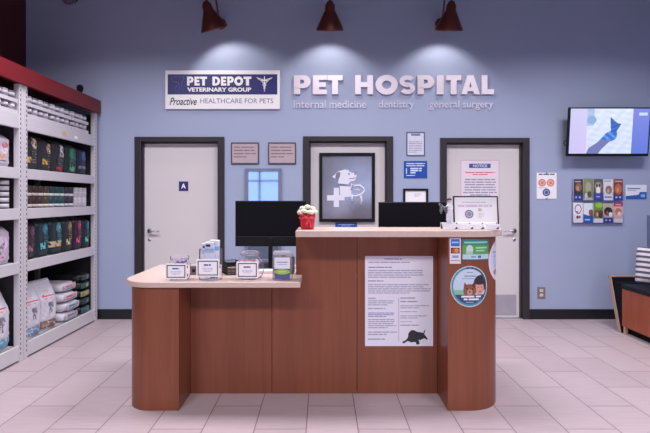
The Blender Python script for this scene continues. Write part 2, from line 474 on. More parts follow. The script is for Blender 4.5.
# dog and cat outline and winged staff
mb = MB(); LB = mat('outline_blue', (112, 116, 176), .5)
def tb(P, r, m): mb.tube([(L(*p)[0], -.0300, L(*p)[1]) for p in P], r, m, 6)
tb([(172.5, 81), (172, 79), (174, 77.6), (178, 77.4), (182, 78), (184, 77), (184.8, 79), (183.5, 82), (182, 85), (182.5, 90)], .004, LB)
tb([(174, 81.5), (176, 82.5), (178.5, 83), (180, 85), (180.5, 91)], .004, LB)
tb([(176.5, 91.5), (177, 87), (178, 85.5)], .004, LB)
mb.build('pet_outline', t)
mb = MB()
for s in (-1, 1):
    for k, (l, dz) in enumerate(((8.6, 1.2), (7.4, 2.8), (5.6, 4.4))):
        a = L(264.8, 80.2+k*.5); b = L(264.8+s*l, 77+dz*.75); c2 = L(264.8+s*l*.55, 80.4+k*.9)
        mb.prism([a, b, c2], -.0308, -.0295, WHITE)
tb([(264.8, 77), (264.8, 92.5)], .006, WHITE)
for s in (-1, 1): tb([(264.8, 80.5)]+[(264.8+s*3.2*(1-k/9)*math.sin(k*1.1), 81+k*1.1) for k in range(10)], .005, WHITE)
mb.build('winged_staff', t)

# --- stand-off metal letters
LETM = mat('letter_metal', (236, 226, 238), 0.35, metal=0.25, var=0.02)
ROW = mat('letter_row_metal', (216, 214, 234), 0.35, metal=0.2, var=0.02)
t, w, h = wall_item('wall_lettering', 'large brushed metal letters reading PET HOSPITAL with three small phrases under them', 'sign', 294, 75.5, 493, 109)
def L2(px, py): return ((px-393.5)*WALL/F, -(py-92.25)*WALL/F)
for ch, a, b in (('P',294,310.5),('E',312.8,326.8),('T',327.4,342.5),('H',355,372.8),('O',375.3,397.3),('S',399,414.5),('P',417,433.5),('I',436,443),('T',445.5,460.5),('A',460.5,479),('L',481,493)):
    mb = MB(); p = L2(a, 94.7); r = L2(b, 75.9); heavy(mb, ch, p[0], r[0], p[1], r[1], -.03, -.004, LETM)
    for zz in (p[1]+.03, r[1]-.025): mb.tube([(p[0]+.025, 0, zz), (p[0]+.025, -.006, zz)], .003, STEEL, 6)
    mb.build('letter', t)
for s, a, b in (('internal', 293.5, 326), ('medicine', 329.5, 366), ('dentistry', 378.5, 414), ('general', 429, 459), ('surgery', 462.5, 493)):
    mb = MB(); p = L2(a, 108.2); r = L2(b, 100.5); put_text(mb, s, p[0], r[0], p[1]-(.022 if 'y' in s or 'g' in s else 0), r[1]-(.026 if s == 'surgery' else 0), -.012, ROW, .012, .012); mb.build('word', t)

# --- A sign on the left door
t, w, h = wall_item('door_sign', 'small square blue sign with a white letter A on the left door', 'sign', 179, 181.5, 188.3, 190.8, y=WALL+.055)
mb = MB(); mb.box(-w, w, -.006, 0, -h, h, NAVY, .001); mb.build('plate', t)
mb = MB(); put_text(mb, 'A', -w*.5, w*.5, -h*.5, h*.55, -.0068, WHITE, .03); mb.build('letter', t)

# --- two taupe plaques
TAUPE = mat('plaque_taupe', (186, 168, 174), .5, var=.05); PFR = mat('plaque_edge', (84, 74, 86), .4)
for i, (a, b) in enumerate(((231.3, 259), (268.3, 296))):
    t, w, h = wall_item('plaque', ['left of two taupe engraved plaques above the tall glass frame', 'right of two taupe engraved plaques, beside the middle door'][i], 'plaque', a, 142.5, b, 164, 'taupe plaques')
    frame_mb(w, h, .012, .016, PFR).build('plaque_frame', t)
    mb = MB(); mb.box(-w+.01, w-.01, -.010, 0, -h+.01, h-.01, TAUPE); mb.build('plate', t)
    mb = MB(); lines(mb, -w*.8, w*.8, h*.6, -h*.6, 4, mat('plaque_print', (118, 100, 112), .6), -.010, .3); mb.build('engraving', t)

# --- tall glass framed panel, reflects the room
t, w, h = wall_item('glass_frame', 'tall grey framed glass panel with bluish reflections behind the left monitor', 'frame', 245.3, 168.5, 281.5, 262)
GFR = mat('grey_frame', (128, 132, 158), .4, metal=.2)
frame_mb(w, h, .035, .03, GFR).build('frame_edge', t)
def glass_blue():
    m = mat('glass_reflected_blue', (150, 170, 204), .04, spec=.8, var=.03, coat=0.0); m.node_tree.nodes['Principled BSDF'].inputs['Coat Roughness'].default_value = .03  # pale blue base colour stands in for daylight mirrored in the glass
    m.node_tree.nodes['Principled BSDF'].inputs['Metallic'].default_value = .6
    return m
mb = MB(); mb.box(-w+.03, w-.03, -.014, 0, -h+.03, h-.03, glass_blue()); mb.build('glass', t)

# --- emblem picture on the middle door
yd = WALL+.055
t, w, h = wall_item('emblem_picture', 'large black framed silver picture of a white dog, cat and cross', 'picture', 319.2, 153, 374.8, 221.8, y=yd)
frame_mb(w, h, .036, .03, BLACK, .004).build('picture_frame', t)
SILV = mat('silver_print', (168, 164, 180), .2, metal=.6, var=.15, nscale=3.0)
mb = MB(); mb.box(-w+.03, w-.03, -.012, 0, -h+.03, h-.03, SILV); mb.build('silver_panel', t)
EMB = mat('emblem_white', (232, 230, 246), .4, var=.01)
def E(px, py): return ((px-347)*yd/F*1.0, -(py-187.4)*yd/F)
def crop(P): return [E(322+a/7.88, 160+b/7.88) for a, b in P]
mb = MB(); mb.prism(crop([(92,220),(134,220),(134,275),(178,275),(178,318),(134,318),(134,370),(92,370),(92,320),(40,320),(40,278),(92,278)]), -.0137, -.012, EMB); mb.build('white_cross', t)
mb = MB(); mb.prism(crop([(80,128),(98,120),(112,100),(130,88),(150,84),(180,76),(206,80),(222,96),(240,102),(268,98),(274,118),(266,148),(252,166),(228,168),(214,180),(206,192),(122,184),(130,172),(128,152),(112,146),(92,142)]), -.0135, -.012, EMB)
mb.prism(crop([(140,206),(196,208),(226,210),(232,250),(228,290),(178,292),(178,275),(142,274)]), -.0133, -.012, EMB); dgo = mb.build('white_dog', t)
mb = MB(); EG = mat('emblem_grey', (128, 126, 146), .4)
mb.prism(crop([(112,102),(134,92),(146,104),(140,132),(128,156),(112,150),(104,136)]), -.0142, -.0135, EG); mb.prism(crop([(252,98),(270,98),(273,116),(256,118)]), -.0142, -.0135, EG); mb.prism(crop([(206,104),(218,104),(218,116),(206,116)]), -.0142, -.0135, EG); mb.prism(crop([(212,146),(268,138),(268,144),(214,153)]), -.0142, -.0135, EG); mb.prism(crop([(120,188),(206,192),(206,202),(120,198)]), -.0142, -.0125, EG); mb.build('dog_details', dgo)
mb = MB()
def ribbon(P, r): mb.tube([(x, -.0125, z) for x, z in crop(P)], r, EMB, 6)
ribbon([(230,235),(236,186),(254,206),(296,200),(326,222),(336,242),(318,262),(296,276),(262,286),(238,280)], .011)
ribbon([(300,276),(312,310),(306,356)], .010); ribbon([(236,272),(238,330)], .009); ribbon([(256,236),(280,232),(300,240)], .006)
mb.build('white_cat', t)
t, w, h = wall_item('name_plaque', 'small blue plaque with tiny white print under the emblem picture', 'sign', 335.3, 222.7, 357, 228.3, y=yd)
mb = MB(); mb.box(-w, w, -.008, 0, -h, h, BLUE, .001); mb.build('plate', t)
mb = MB(); lines(mb, -w*.8, w*.8, h*.5, -h*.5, 2, mat('pale_blue_print', (150, 190, 235), .5), -.008, .5, centre=True); mb.build('printed_text', t)

# --- notices between the middle and right doors
t, w, h = wall_item('notice_sign', 'white printed sheet in a thin dark holder above the blue sign', 'notice', 406.3, 132, 424.8, 156)
frame_mb(w, h, .012, .008, mat('holder_edge', (92, 96, 128), .3)).build('holder_edge', t)
mb = MB(); mb.box(-w+.01, w-.01, -.004, 0, -h+.01, h-.01, mat('sheet_bluish', (216, 218, 236), .3)); mb.build('sheet', t)
mb = MB(); lines(mb, -w*.75, w*.75, h*.2, -h*.8, 7, INK, -.004, .3); mb.build('printed_text', t); mb = MB(); mb.box(-w*.5, w*.5, -.0046, -.004, h*.68, h*.86, INK); mb.build('heading', t)
t, w, h = wall_item('blue_sign', 'blue landscape sign with small white print right of the middle door', 'sign', 403.8, 161, 427, 178)
mb = MB(); mb.box(-w, w, -.008, 0, -h, h, BLUE, .002); mb.build('plate', t)
LBL = mat('sign_white_print', (206, 218, 246), .5)
mb = MB(); lines(mb, -w*.8, w*.85, h*.75, h*.25, 2, LBL, -.008, .5, 1)
lines(mb, -w*.45, w*.6, h*.2, -h*.55, 3, LBL, -.008, .7, .5); lines(mb, -w*.8, w*.5, -h*.65, -h*.85, 1, LBL, -.008, .5); mb.build('printed_text', t); mb = MB(); mb.box(-w*.82, -w*.74, -.0086, -.008, -h*.5, h*.15, LBL); mb.build('white_bar', t)
t, w, h = wall_item('certificate_frame', 'black framed pale certificate on the wall half hidden by the right monitor', 'picture', 403, 188.6, 428, 207)
frame_mb(w, h, .025, .018, BLACK).build('picture_frame', t)
mb = MB(); mb.box(-w+.02, w-.02, -.006, 0, -h+.02, h-.02, WHITE); mb.build('sheet', t)
mb = MB(); lines(mb, -w*.1, w*.5, h*.45, h*.05, 3, mat('tan_print', (196, 180, 186), .6), -.006, .4); mb.build('printed_text', t)

# --- notice on the right door
t, w, h = wall_item('door_notice', 'large white notice with blue heading and red line taped to the right door', 'notice', 460.6, 160, 499.2, 230, y=yd)
mb = MB(); mb.box(-w, w, -.003, 0, -h, h, mat('notice_pinkish', (232, 222, 232), .5, var=.01)); mb.build('sheet', t)
mb = MB(); pk = mat('pink_border', (214, 170, 186), .5)
for x0, x1, z0, z1 in ((-w, w, h-.008, h), (-w, -w+.006, -h, h), (w-.006, w, -h, h)): mb.box(x0, x1, -.0036, -.003, z0, z1, pk)
mb.build('pink_border', t)
def N(px, py): return (px-479.9)*yd/F, -(py-195)*yd/F
mb = MB(); a = N(469, 168); b = N(490.5, 163.7); mb.box(a[0], b[0], -.004, -.003, a[1], b[1], mat('heading_blue', (62, 84, 150), .5)); mb.build('blue_heading', t)
mb = MB(); put_text(mb, 'NOTICE', N(473,0)[0], N(487,0)[0], N(0,167.3)[1], N(0,164.4)[1], -.0046, LBL, .03); mb.build('heading_text', t)
mb = MB(); lines(mb, N(464,0)[0], N(496,0)[0], N(0,172)[1], N(0,176)[1], 2, REDINK, -.003, .45, .5, centre=True); mb.build('red_text', t)
mb = MB(); lines(mb, N(463,0)[0], N(497,0)[0], N(0,179)[1], N(0,197)[1], 7, mat('notice_print', (150, 148, 172), .6), -.003, .45, .6, centre=True); lines(mb, N(463,0)[0], N(497,0)[0], N(0,200)[1], N(0,226)[1], 9, mat('notice_print', (150, 148, 172), .6), -.003, .4, .6, centre=True); mb.build('printed_text', t)

# --- outlet
t, w, h = wall_item('power_outlet', 'grey double power outlet low on the blue wall right of the doors', 'outlet', 537.2, 287, 545.2, 298.5)
mb = MB(); mb.box(-w, w, -.006, 0, -h, h, mat('outlet_plate', (150, 146, 152), .35, metal=.5), .002); mb.build('plate', t)
for z in (-.026, .026):
    mb = MB(); mb.box(-.018, .018, -.009, -.006, z-.016, z+.016, mat('outlet_white', (226, 216, 206), .4), .003)
    for s in (-.006, .006): mb.box(s-.0015, s+.0015, -.0095, -.009, z-.006, z+.008, BLACK)
    mb.build('socket', t)

# --- notice with three discs
t, w, h = wall_item('notice_sign', 'white notice with two orange discs and one blue disc left of the brochures', 'notice', 536.6, 172.8, 556.4, 198.8)
mb = MB(); mb.box(-w, w, -.005, 0, -h, h, WHITE, .001); mb.build('sheet', t)
OR = mat('disc_orange', (222, 130, 104), .5); OR2 = mat('disc_pale', (238, 188, 170), .5)
def disc(mb, cx, cz, r, y, m, n=24, r2=0): mb.lathe([(r, 0), (r, .0007), (0, .0007)], m, n, (cx, y, cz), Matrix.Rotation(PI/2, 3, 'X'), False)
for cx, cz, m, m2 in ((-.052, .035, OR, OR2), (.044, .035, OR, OR2), (-.004, -.075, mat('disc_navy', (58, 74, 130), .5), mat('disc_grey', (150, 160, 190), .5))):
    mb = MB(); disc(mb, cx, cz, .043, -.005, m); disc(mb, cx, cz, .031, -.0057, m2); mb.box(cx-.014, cx+.014, -.0072, -.0064, cz-.014, cz+.014, m); mb.build('disc', t)
mb = MB(); lines(mb, -w*.8, w*.8, h*.93, h*.75, 1, INKD, -.005, .5, 1); lines(mb, -w*.8, w*.8, -.03, -.02, 1, INK, -.005, .5); mb.build('printed_text', t)
mb = MB()
for z in (h-.004, -h+.004): mb.ball((0, -.008, z), .007, INKD, 8)
mb.build('push_pin', t)

# --- card with a blue foot
t, w, h = wall_item('information_sign', 'small white card with a blue lower edge right of the brochure rack', 'card', 625.5, 184.8, 646.4, 199.2)
mb = MB(); mb.raster(lambda u, v: (-w+2*w*u, -.004, -h+2*h*v), 80, 50, picture((234, 236, 246), [('r', .08, .7, .7, .78, (110, 120, 160)), ('r', .08, .58, .5, .63, (170, 178, 205)), ('p', [(0, 0), (1, 0), (1, .5), (.68, .5), (.6, .3), (0, .22)], (38, 92, 178)), ('r', .72, .14, .92, .34, (140, 190, 235))]), PRINT)
mb.box(-w, w, -.0038, 0, -h, h, WHITE); mb.build('card_face', t)

# --- brochure rack and brochures
t, w, h = wall_item('brochure_rack', 'clear acrylic wall rack holding two rows of brochures', 'rack', 571.5, 178.8, 621.3, 223)
GL2 = thin_glass('clear_acrylic', (250, 250, 253), .05, .08)
mb = MB(); mb.box(-w, w, -.006, 0, -h, h, GL2)
mb.build('mount_plate', t)
zr = [(-.0385-.0, .19), (.0, 0)]
rows = [(wz(201.3)-wz(202.25), None), (-h, None)]
zrow = [wz(200.8)-t.location.z, -h]
for zb in zrow:
    mb = MB()
    mb.box(-w, w, -.05, -.006, zb, zb+.006, GL2); mb.box(-w, w, -.052, -.049, zb, zb+.1, GL2)
    for k in range(6):
        x = -w+2*w*k/5; x = min(max(x, -w+.0015), w-.0015); mb.box(x-.0015, x+.0015, -.05, -.006, zb, zb+.1, GL2)
    mb.build('pocket_tray', t)
BR = [
 ('dark green brochure with a brown dog and blue foot, first of the top row', picture((58, 62, 56), [('e', .55, .62, .36, .2, (150, 100, 78)), ('e', .45, .56, .16, .12, (196, 150, 120)), ('r', .15, .86, .8, .92, (180, 180, 170)), ('r', 0, 0, 1, .27, (60, 70, 150)), ('r', .2, .1, .38, .18, (200, 205, 235)), ('r', .6, .1, .78, .18, (200, 205, 235))])),
 ('olive green brochure with pale animal near its foot, second of the top row', picture((138, 144, 108), [('e', .5, .6, .3, .25, (170, 176, 140)), ('e', .3, .22, .16, .12, (225, 220, 205)), ('e', .62, .28, .22, .14, (96, 84, 70)), ('r', 0, 0, 1, .12, (196, 196, 176))])),
 ('grey green brochure with a white chested cat, middle of the top row', picture((92, 98, 86), [('e', .5, .66, .36, .2, (176, 160, 140)), ('e', .5, .46, .24, .17, (238, 234, 232)), ('e', .35, .7, .1, .07, (60, 50, 46)), ('e', .66, .7, .1, .07, (60, 50, 46)), ('r', 0, 0, 1, .33, (66, 72, 160)), ('r', .3, .14, .7, .2, (190, 195, 235))])),
 ('white topped brochure with a brown puppy, fourth of the top row', picture((226, 224, 232), [('e', .55, .5, .36, .2, (150, 110, 96)), ('e', .5, .44, .14, .1, (205, 170, 150)), ('r', .1, .88, .8, .94, (150, 160, 190)), ('r', 0, 0, 1, .26, (236, 236, 244)), ('r', .1, .12, .85, .18, (120, 130, 180))])),
 ('red brown brochure with a ginger dog and blue foot, last of the top row', picture((128, 54, 46), [('e', .5, .52, .4, .26, (188, 108, 72)), ('e', .44, .48, .16, .13, (214, 150, 110)), ('r', .1, .86, .9, .93, (200, 170, 165)), ('r', 0, 0, 1, .26, (62, 66, 140)), ('r', .2, .1, .4, .18, (200, 205, 235)), ('r', .6, .1, .8, .18, (200, 205, 235))])),
 ('white brochure with a drawn dark circle, first of the bottom row', picture((236, 234, 242), [('o', .5, .68, .36, .24, .8, (70, 70, 110)), ('e', .4, .54, .12, .05, (200, 90, 90)), ('e', .42, .27, .13, .08, (110, 74, 80)), ('e', .66, .28, .12, .07, (150, 90, 96))])),
 ('white brochure with a blue corner and small dog, second of the bottom row', picture((228, 232, 244), [('e', .8, .52, .25, .15, (150, 84, 64)), ('p', [(0, 0), (1, 0), (1, .4), (.5, .36), (0, .44)], (40, 98, 182)), ('r', .15, .12, .7, .18, (190, 215, 245))])),
 ('bright green brochure with two small animals, middle of the bottom row', picture((108, 150, 66), [('e', .6, .86, .4, .12, (150, 200, 70)), ('e', .35, .45, .3, .2, (128, 84, 62)), ('e', .76, .42, .25, .2, (86, 60, 52)), ('e', .4, .4, .1, .1, (220, 190, 170)), ('r', 0, 0, 1, .2, (232, 230, 236))])),
 ('brochure with a black dog and blue foot, fourth of the bottom row', picture((196, 176, 160), [('e', .5, .58, .46, .22, (40, 32, 36)), ('e', .4, .5, .13, .1, (150, 96, 70)), ('e', .75, .42, .2, .12, (240, 236, 236)), ('r', 0, 0, 1, .25, (56, 66, 150)), ('r', .2, .09, .38, .16, (200, 205, 235)), ('r', .6, .09, .78, .16, (200, 205, 235))])),
 ('pink topped brochure with a small dog in warm tones, last of the bottom row', picture((216, 178, 170), [('r', 0, .82, 1, 1, (196, 38, 92)), ('r', .2, .88, .75, .93, (240, 200, 214)), ('e', .5, .55, .36, .18, (178, 120, 96)), ('e', .6, .44, .2, .12, (232, 214, 206)), ('r', 0, 0, 1, .2, (228, 220, 222))])),
]
for r in range(2):
    for k in range(5):
        lab, pic = BR[r*5+k]
        zb = zrow[r]+.0061; xc = -w+2*w*(k+.5)/5; bw = w/5-.0045; hh = [.237, .244, .24, .236, .238, .236, .232, .24, .23, .236][r*5+k]
        if r == 1: hh -= .012
        o = MB()
        o.raster(lambda u, v: (-bw+2*bw*u, -.0061, hh*v), 30, 70, pic, PRINT)
        o.box(-bw, bw, -.006, .006, 0, hh, WHITE)
        ob = o.build('brochure', None, (t.location.x+xc, WALL-.028, t.location.z+zb))
        tag(ob, lab, 'brochure', 'brochures in the wall rack')

# --- television
xt0, xt1 = wx(567.8, 5.06), wx(649, 5.06)
tv = thing('television', 'wall mounted black television showing a paw on a pale blue picture', 'television', ((xt0+xt1)/2, 5.055, wz(132, 5.055)))
tv.rotation_euler = (math.radians(-5.5)*-1, 0, 0)
w = (xt1-xt0)/2; h = .266
mb = MB(); mb.box(-w, w, -.012, .03, -h, h, BLACK, .004); mb.box(-w*.7, w*.7, .03, .06, -h*.8, h*.5, BLACKM, .01); mb.build('casing', tv)
leg = [(.21, .03), (.36, .14), (.46, .30), (.5, .36), (.56, .42), (.585, .55), (.6, .64), (.615, .68), (.63, .64), (.605, .5), (.6, .38), (.56, .30), (.44, .17), (.36, .03)]
def tvpic(u, v):
    n = math.sin(u*23+v*17)*math.sin(u*17-v*31)*7+math.sin(u*47+v*9)*math.sin(v*40-u*12)*5
    if u < .215: c = (206-40*(.2-u), 190+10*v, 238)
    elif u > .79: c = (96+30*v, 120+16*v, 214+6*v) if u < .995 else (70, 80, 160)
    else:
        c = (206+n+8*v, 216+n+8*v, 246)
        if u < .3 and v > .62: c = (166+n, 188+n, 226)
        if ((u-.27)/.06)**2+((v-.75)/.09)**2 < 1: c = (140, 170, 212)
    if .865 < u < .97 and .85 < v < .91: c = (200, 214, 244)
    if inpoly(u, v, [(.215, 0), (.25, .13), (.36, .26), (.44, .42), (.47, .47), (.53, .52), (.56, .5), (.6, .42), (.585, .33), (.55, .29), (.51, .27), (.42, .12), (.37, 0)]):
        c = (112, 118, 176)
        if v > .30: c = (58, 110, 204) if math.sin(u*60+v*40) > -.2 else (90, 150, 226)
    if inpoly(u, v, [(.52, .5), (.51, .66), (.505, .82), (.55, .74), (.6, .68), (.645, .66), (.62, .58), (.59, .5), (.6, .44), (.55, .42)]):
        c = (62, 108, 196) if math.sin(u*50-v*70) > -.3 else (50, 86, 176)
    return tuple(max(0, min(255, q)) for q in c)
mb = MB(); mb.raster(lambda u, v: (-w+.012+(2*w-.024)*u, -.0125, -h+.03+(2*h-.044)*v), 160, 92, tvpic, print_mat('screen_picture', .95)); mb.build('screen', tv)
mb = MB(); mb.box(-.12, .12, .06, .075, -.12, .12, BLACKM); mb.box(-.04, .04, .075, .13, -.05, .05, BLACKM); mb.box(-.15, .15, .125, .157, -.14, .14, BLACKM); mb.build('wall_mount', tv)
mb = MB(); mb.tube([(-w+.004, .03, -.09), (-w-.022, .03, -.1), (-w-.026, .03, -.12), (-w-.018, .03, -.14), (-w+.004, .03, -.15)], .004, BLACK, 8); mb.build('side_cable', tv)

# --- gooseneck wall lamps
COP = mat('lamp_bronze', (112, 62, 56), .34, metal=.5, var=.05)
LAMPB = emis('lamp_bulb', (255, 248, 250), 6.0)
lamps = []
def lamp(xl, xr, zr, label, roll, dcap):
    t = thing('gooseneck_lamp', label, 'lamp', (xr, WALL, zr), group='gooseneck lamps over the lettering')
    mb = MB(); mb.lathe([(.062, 0), (.062, .012), (.05, .022), (.02, .028), (0, .028)], COP, 24, (0, 0, 0), Matrix.Rotation(PI/2, 3, 'X')); mb.build('wall_rosette', t)
    dx = xl-xr; cy, cz = -.47, .035   # cap position
    mb = MB(); pts = [(0, -.02, 0), (dx*.1, -.10, .05), (dx*.25, -.17, .16), (dx*.4, -.22, .30)]
    for k in range(1, 10):
        a = PI*k/10; pts.append((dx*(.4+.6*k/10), -.345+.125*math.cos(a), .32+.125*math.sin(a)))
    pts += [(dx, -.47, .28), (dx, -.47, .12), (dx, cy, cz)]
    mb.tube(pts, .011, COP, 10); mb.build('arm', t)
    R = Matrix.Rotation(roll, 3, 'Y') @ Matrix.Rotation(math.radians(24), 3, 'X')
    prof = [(0, .02), (.03, .02), (.036, 0), (.05, -.015), (.052, -.07), (.066, -.09), (.142, -.245), (.146, -.262), (.140, -.262), (.062, -.098), (.046, -.07), (.04, -.03), (0, -.03)]
    mb = MB(); mb.lathe(prof, COP, 36, (dx, cy, cz), R); mb.build('lamp_shade', t)
    b = R @ Vector((0, 0, -.14)); p = Vector((dx, cy, cz))+b
    mb = MB(); mb.ball(tuple(p), .03, LAMPB, 12); mb.tube([tuple(Vector((dx, cy, cz))+R @ Vector((0, 0, -.025))), tuple(p)], .015, WHITEP, 8); mb.build('bulb', t)
    lamps.append((Vector((xr, WALL, zr))+Vector((dx, cy, cz))+R @ Vector((0, 0, -.19)), R))
lamp(-1.195, wx(221), wz(24), 'leftmost bronze gooseneck lamp, shade tilted, above the sign board', math.radians(-15), 0)
lamp(.083, wx(329), wz(24), 'middle bronze gooseneck lamp above the start of the metal lettering', 0, 0)
lamp(1.335, wx(440.5), wz(24), 'rightmost bronze gooseneck lamp above the end of the metal lettering', 0, 0)
# small dome at the upper left
t, w, h = wall_item('ceiling_camera', 'small dark round camera housing high on the blue wall above the red beam', 'camera', 64, -9, 81, 7.5)
mb = MB(); mb.lathe([(.07, 0), (.07, .05), (.06, .06), (0, .06)], BLACKM, 20, (0, 0, .02), Matrix.Rotation(PI/2, 3, 'X')); mb.build('wall_base', t)
mb = MB(); mb.ball((0, -.09, -.01), .083, mat('dome_grey', (92, 90, 104), .3), 20); mb.build('dome', t)
# ================================================================ reception desk
ZT0, ZT1 = .794, .831           # low worktop
ZH0, ZH1 = 1.117, 1.160         # raised top
YF, YP = 2.955, 3.216           # pier front, panel front
desk = thing('reception_desk', 'cherry wood reception desk with low beige worktop at left and raised transaction counter at right', 'desk', (0, 3.3, 0))
def D(p): return (p[0], p[1]-3.3)
def arcxy(cx, cy, r, a0, a1, n=14): return [D((cx+r*math.cos(math.radians(a0+(a1-a0)*i/n)), cy+r*math.sin(math.radians(a0+(a1-a0)*i/n)))) for i in range(n+1)]
LX0, LX1, LR = -1.275, -.92, .16
RX0, RX1, RR = .808, 1.185, .225
# piers with rounded outer corners
mb = MB(); mb.prism(arcxy(LX0+LR, YF+LR, LR, 180, 270)+[D((LX1, YF)), D((LX1, YP+.02)), D((LX1-.02, YP+.05)), D((LX0+.05, YP+.05)), D((LX0+.05, 3.70)), D((LX0, 3.70))], 0, ZT0, WOODM, 'z')
mb.build('corner_pier', desk)
mb = MB(); mb.prism([D((RX0, YF))]+arcxy(RX1-RR, YF+RR, RR, 270, 360)+[D((RX1, 3.70)), D((RX1-.05, 3.70)), D((RX1-.05, YP+.05)), D((RX0, YP+.05))], 0, ZH0, WOODM, 'z')
mb.build('corner_pier', desk)
g = .0018
def panel(pts):
    mb = MB(); mb.prism(pts, YP-3.3, YP+.025-3.3, WOODM); return mb.build('front_panel', desk)
panel([(LX1+g, 0), (-.35-g, 0), (-.35-g, ZT0), (LX1+g, ZT0)])
panel([(-.35+g, 0), (.245-g, 0), (.245-g, ZH0), (-.182, ZH0), (-.182, ZT0), (-.35+g, ZT0)])
panel([(.245+g, 0), (RX0-g, 0), (RX0-g, ZH0), (.245+g, ZH0)])
mb = MB(); mb.box(LX1, RX0, YP+.0255-3.3, YP+.045-3.3, .01, ZT0, DARKGAP); mb.build('backing_board', desk)
mb = MB(); mb.box(-.182, RX0, YP+.026-3.3, YP+.05-3.3, ZT1, ZH0, WOODM); mb.box(-.182, -.16, YP+.05-3.3, 3.272-3.3, ZT1, ZH0, WOODM)
mb.build('raised_partition', desk)
# worktop
X0 = LX0-.035; R = .2
mb = MB(); mb.prism(arcxy(X0+R, 2.93+R, R, 180, 270)+[D((-.138, 2.93)), D((-.138, YP-.001)), D((-.1821, YP-.001)), D((-.1821, YP+.051)), D((-.158, YP+.051)), D((RX1-.06, YP+.051)), D((RX1-.06, 3.72)), D((X0, 3.72))], ZT0, ZT1, TOPM, 'z', .005)
mb.build('worktop', desk)
# raised top
X1 = RX1+.035; R = .235
mb = MB(); mb.prism([D((-.168, 3.275)), D((-.168, 2.925))]+arcxy(X1-R, 2.925+R, R, 270, 360)+[D((X1, 3.275))], ZH0, ZH1, TOPM, 'z', .006)
mb.build('raised_counter_top', desk)

# ---------------------------------------------------------------- papers on the desk front
t = thing('policy_poster', 'large white printed poster with a black dog taped to the raised desk front', 'poster', (wx(399, YP), YP-.001, wz(301, YP)))
w, h = 34*YP/F, 45*YP/F
PAPERB = mat('poster_paper', (232, 231, 246), .5, var=.01)
mb = MB(); mb.box(-w, w, -.0015, .0006, -h, h, PAPERB); mb.build('sheet', t)
def Q(cx, cy): return ((365+0+(cx-22)/4.33-399+.2)*YP/F, -(256+(cy-25)/4.33-301)*YP/F)
INKP = mat('poster_print', (156, 156, 184), .6); INKH = mat('poster_heading', (92, 92, 122), .6)
mb = MB(); yb = -.0015
def ln(x0, y0, x1, y1, n, m=INKP, fill=.42, last=.7, **k):
    a = Q(x0, y1); b = Q(x1, y0); lines(mb, a[0], b[0], b[1], a[1], n, m, yb, fill, last, **k)
ln(105, 36, 228, 44, 1, INKH); ln(36, 50, 300, 60, 1, INKP); ln(36, 72, 190, 80, 1, INKH)
ln(34, 86, 300, 124, 4); ln(34, 131, 140, 139, 1, INKH); ln(34, 147, 305, 192, 5)
ln(34, 206, 84, 213, 1, INKH); ln(34, 217, 158, 243, 3); ln(34, 250, 155, 260, 1); ln(34, 270, 150, 292, 3, mat('link_blue', (104, 112, 190), .6)); ln(34, 298, 158, 342, 5); ln(34, 352, 160, 372, 2); ln(34, 382, 140, 394, 1)
ln(174, 205, 270, 213, 1, INKH); ln(174, 219, 290, 232, 1); ln(174, 238, 298, 256, 2); ln(174, 264, 280, 272, 1); ln(174, 282, 290, 300, 2); ln(174, 308, 250, 314, 1); ln(174, 322, 290, 332, 1)
a = Q(166, 395); b = Q(168, 206); mb.box(a[0], b[0], yb-.0006, yb, a[1], b[1], INKP)
mb.build('printed_text', t)
mb = MB(); dg = mat('printed_dog', (44, 42, 54), .6, var=.3, nscale=60)
mb.prism([Q(*p) for p in [(181+(x-100)*.2995*1.0, 343+(y-135)*.2995) for x, y in [(100,325),(112,308),(150,292),(178,262),(190,232),(190,195),(215,160),(245,140),(280,146),(315,166),(350,172),(392,178),(408,186),(416,160),(428,136),(436,142),(430,172),(420,200),(446,232),(468,262),(470,278),(452,280),(428,262),(400,268),(372,284),(338,286),(352,320),(354,340),(336,352),(306,350),(302,318),(270,314),(236,322),(208,310),(184,298),(156,318),(128,334)]]], yb-.0006, yb, dg); mb.build('dog_print', t)

# curved pier surface: s runs along the front face and then round the corner
def pier(s, z, off=.0008):
    xa = RX1-RR
    if s <= xa: return (s, YF-off, z)
    th = (s-xa)/RR
    if th <= PI/2: return (xa+(RR+off)*math.sin(th), YF+RR-(RR+off)*math.cos(th), z)
    return (RX1+off, YF+RR+(th-PI/2)*RR, z)
def decal(name, label, cat, s0, s1, z0, z1, nu, nv, pic, rnd=False, part='printed_face'):
    o = pier((s0+s1)/2, (z0+z1)/2, 0)
    t = thing(name, label, cat, o)
    mb = MB()
    keep = (lambda u, v: (u-.5)**2+(v-.5)**2 <= .25) if rnd else None
    mb.raster(lambda u, v: tuple(a-b for a, b in zip(pier(s0+(s1-s0)*u, z0+(z1-z0)*v, .0016), o)), nu, nv, pic, PRINT, keep)
    me = mb.build(part, t)
    sd = me.modifiers.new('thickness', 'SOLIDIFY'); sd.thickness = .0014; sd.offset = -1
    return t
dd = YF
decal('payment_sticker', 'narrow white sticker with blue and red payment marks on the right pier under the counter', 'sticker', .808+.012, .808+.012+.071, wz(263.7, dd), wz(238, dd), 40, 90,
      picture((226, 226, 236), [('r', .1, .68, .9, .96, (52, 104, 190)), ('r', .2, .8, .8, .86, (180, 205, 240)), ('r', .1, .4, .9, .62, (44, 34, 44)), ('e', .38, .51, .2, .09, (206, 62, 52)), ('e', .62, .51, .2, .09, (226, 140, 64)), ('r', .22, .22, .8, .32, (150, 160, 190)), ('r', .1, .1, .9, .14, (190, 150, 150))]))
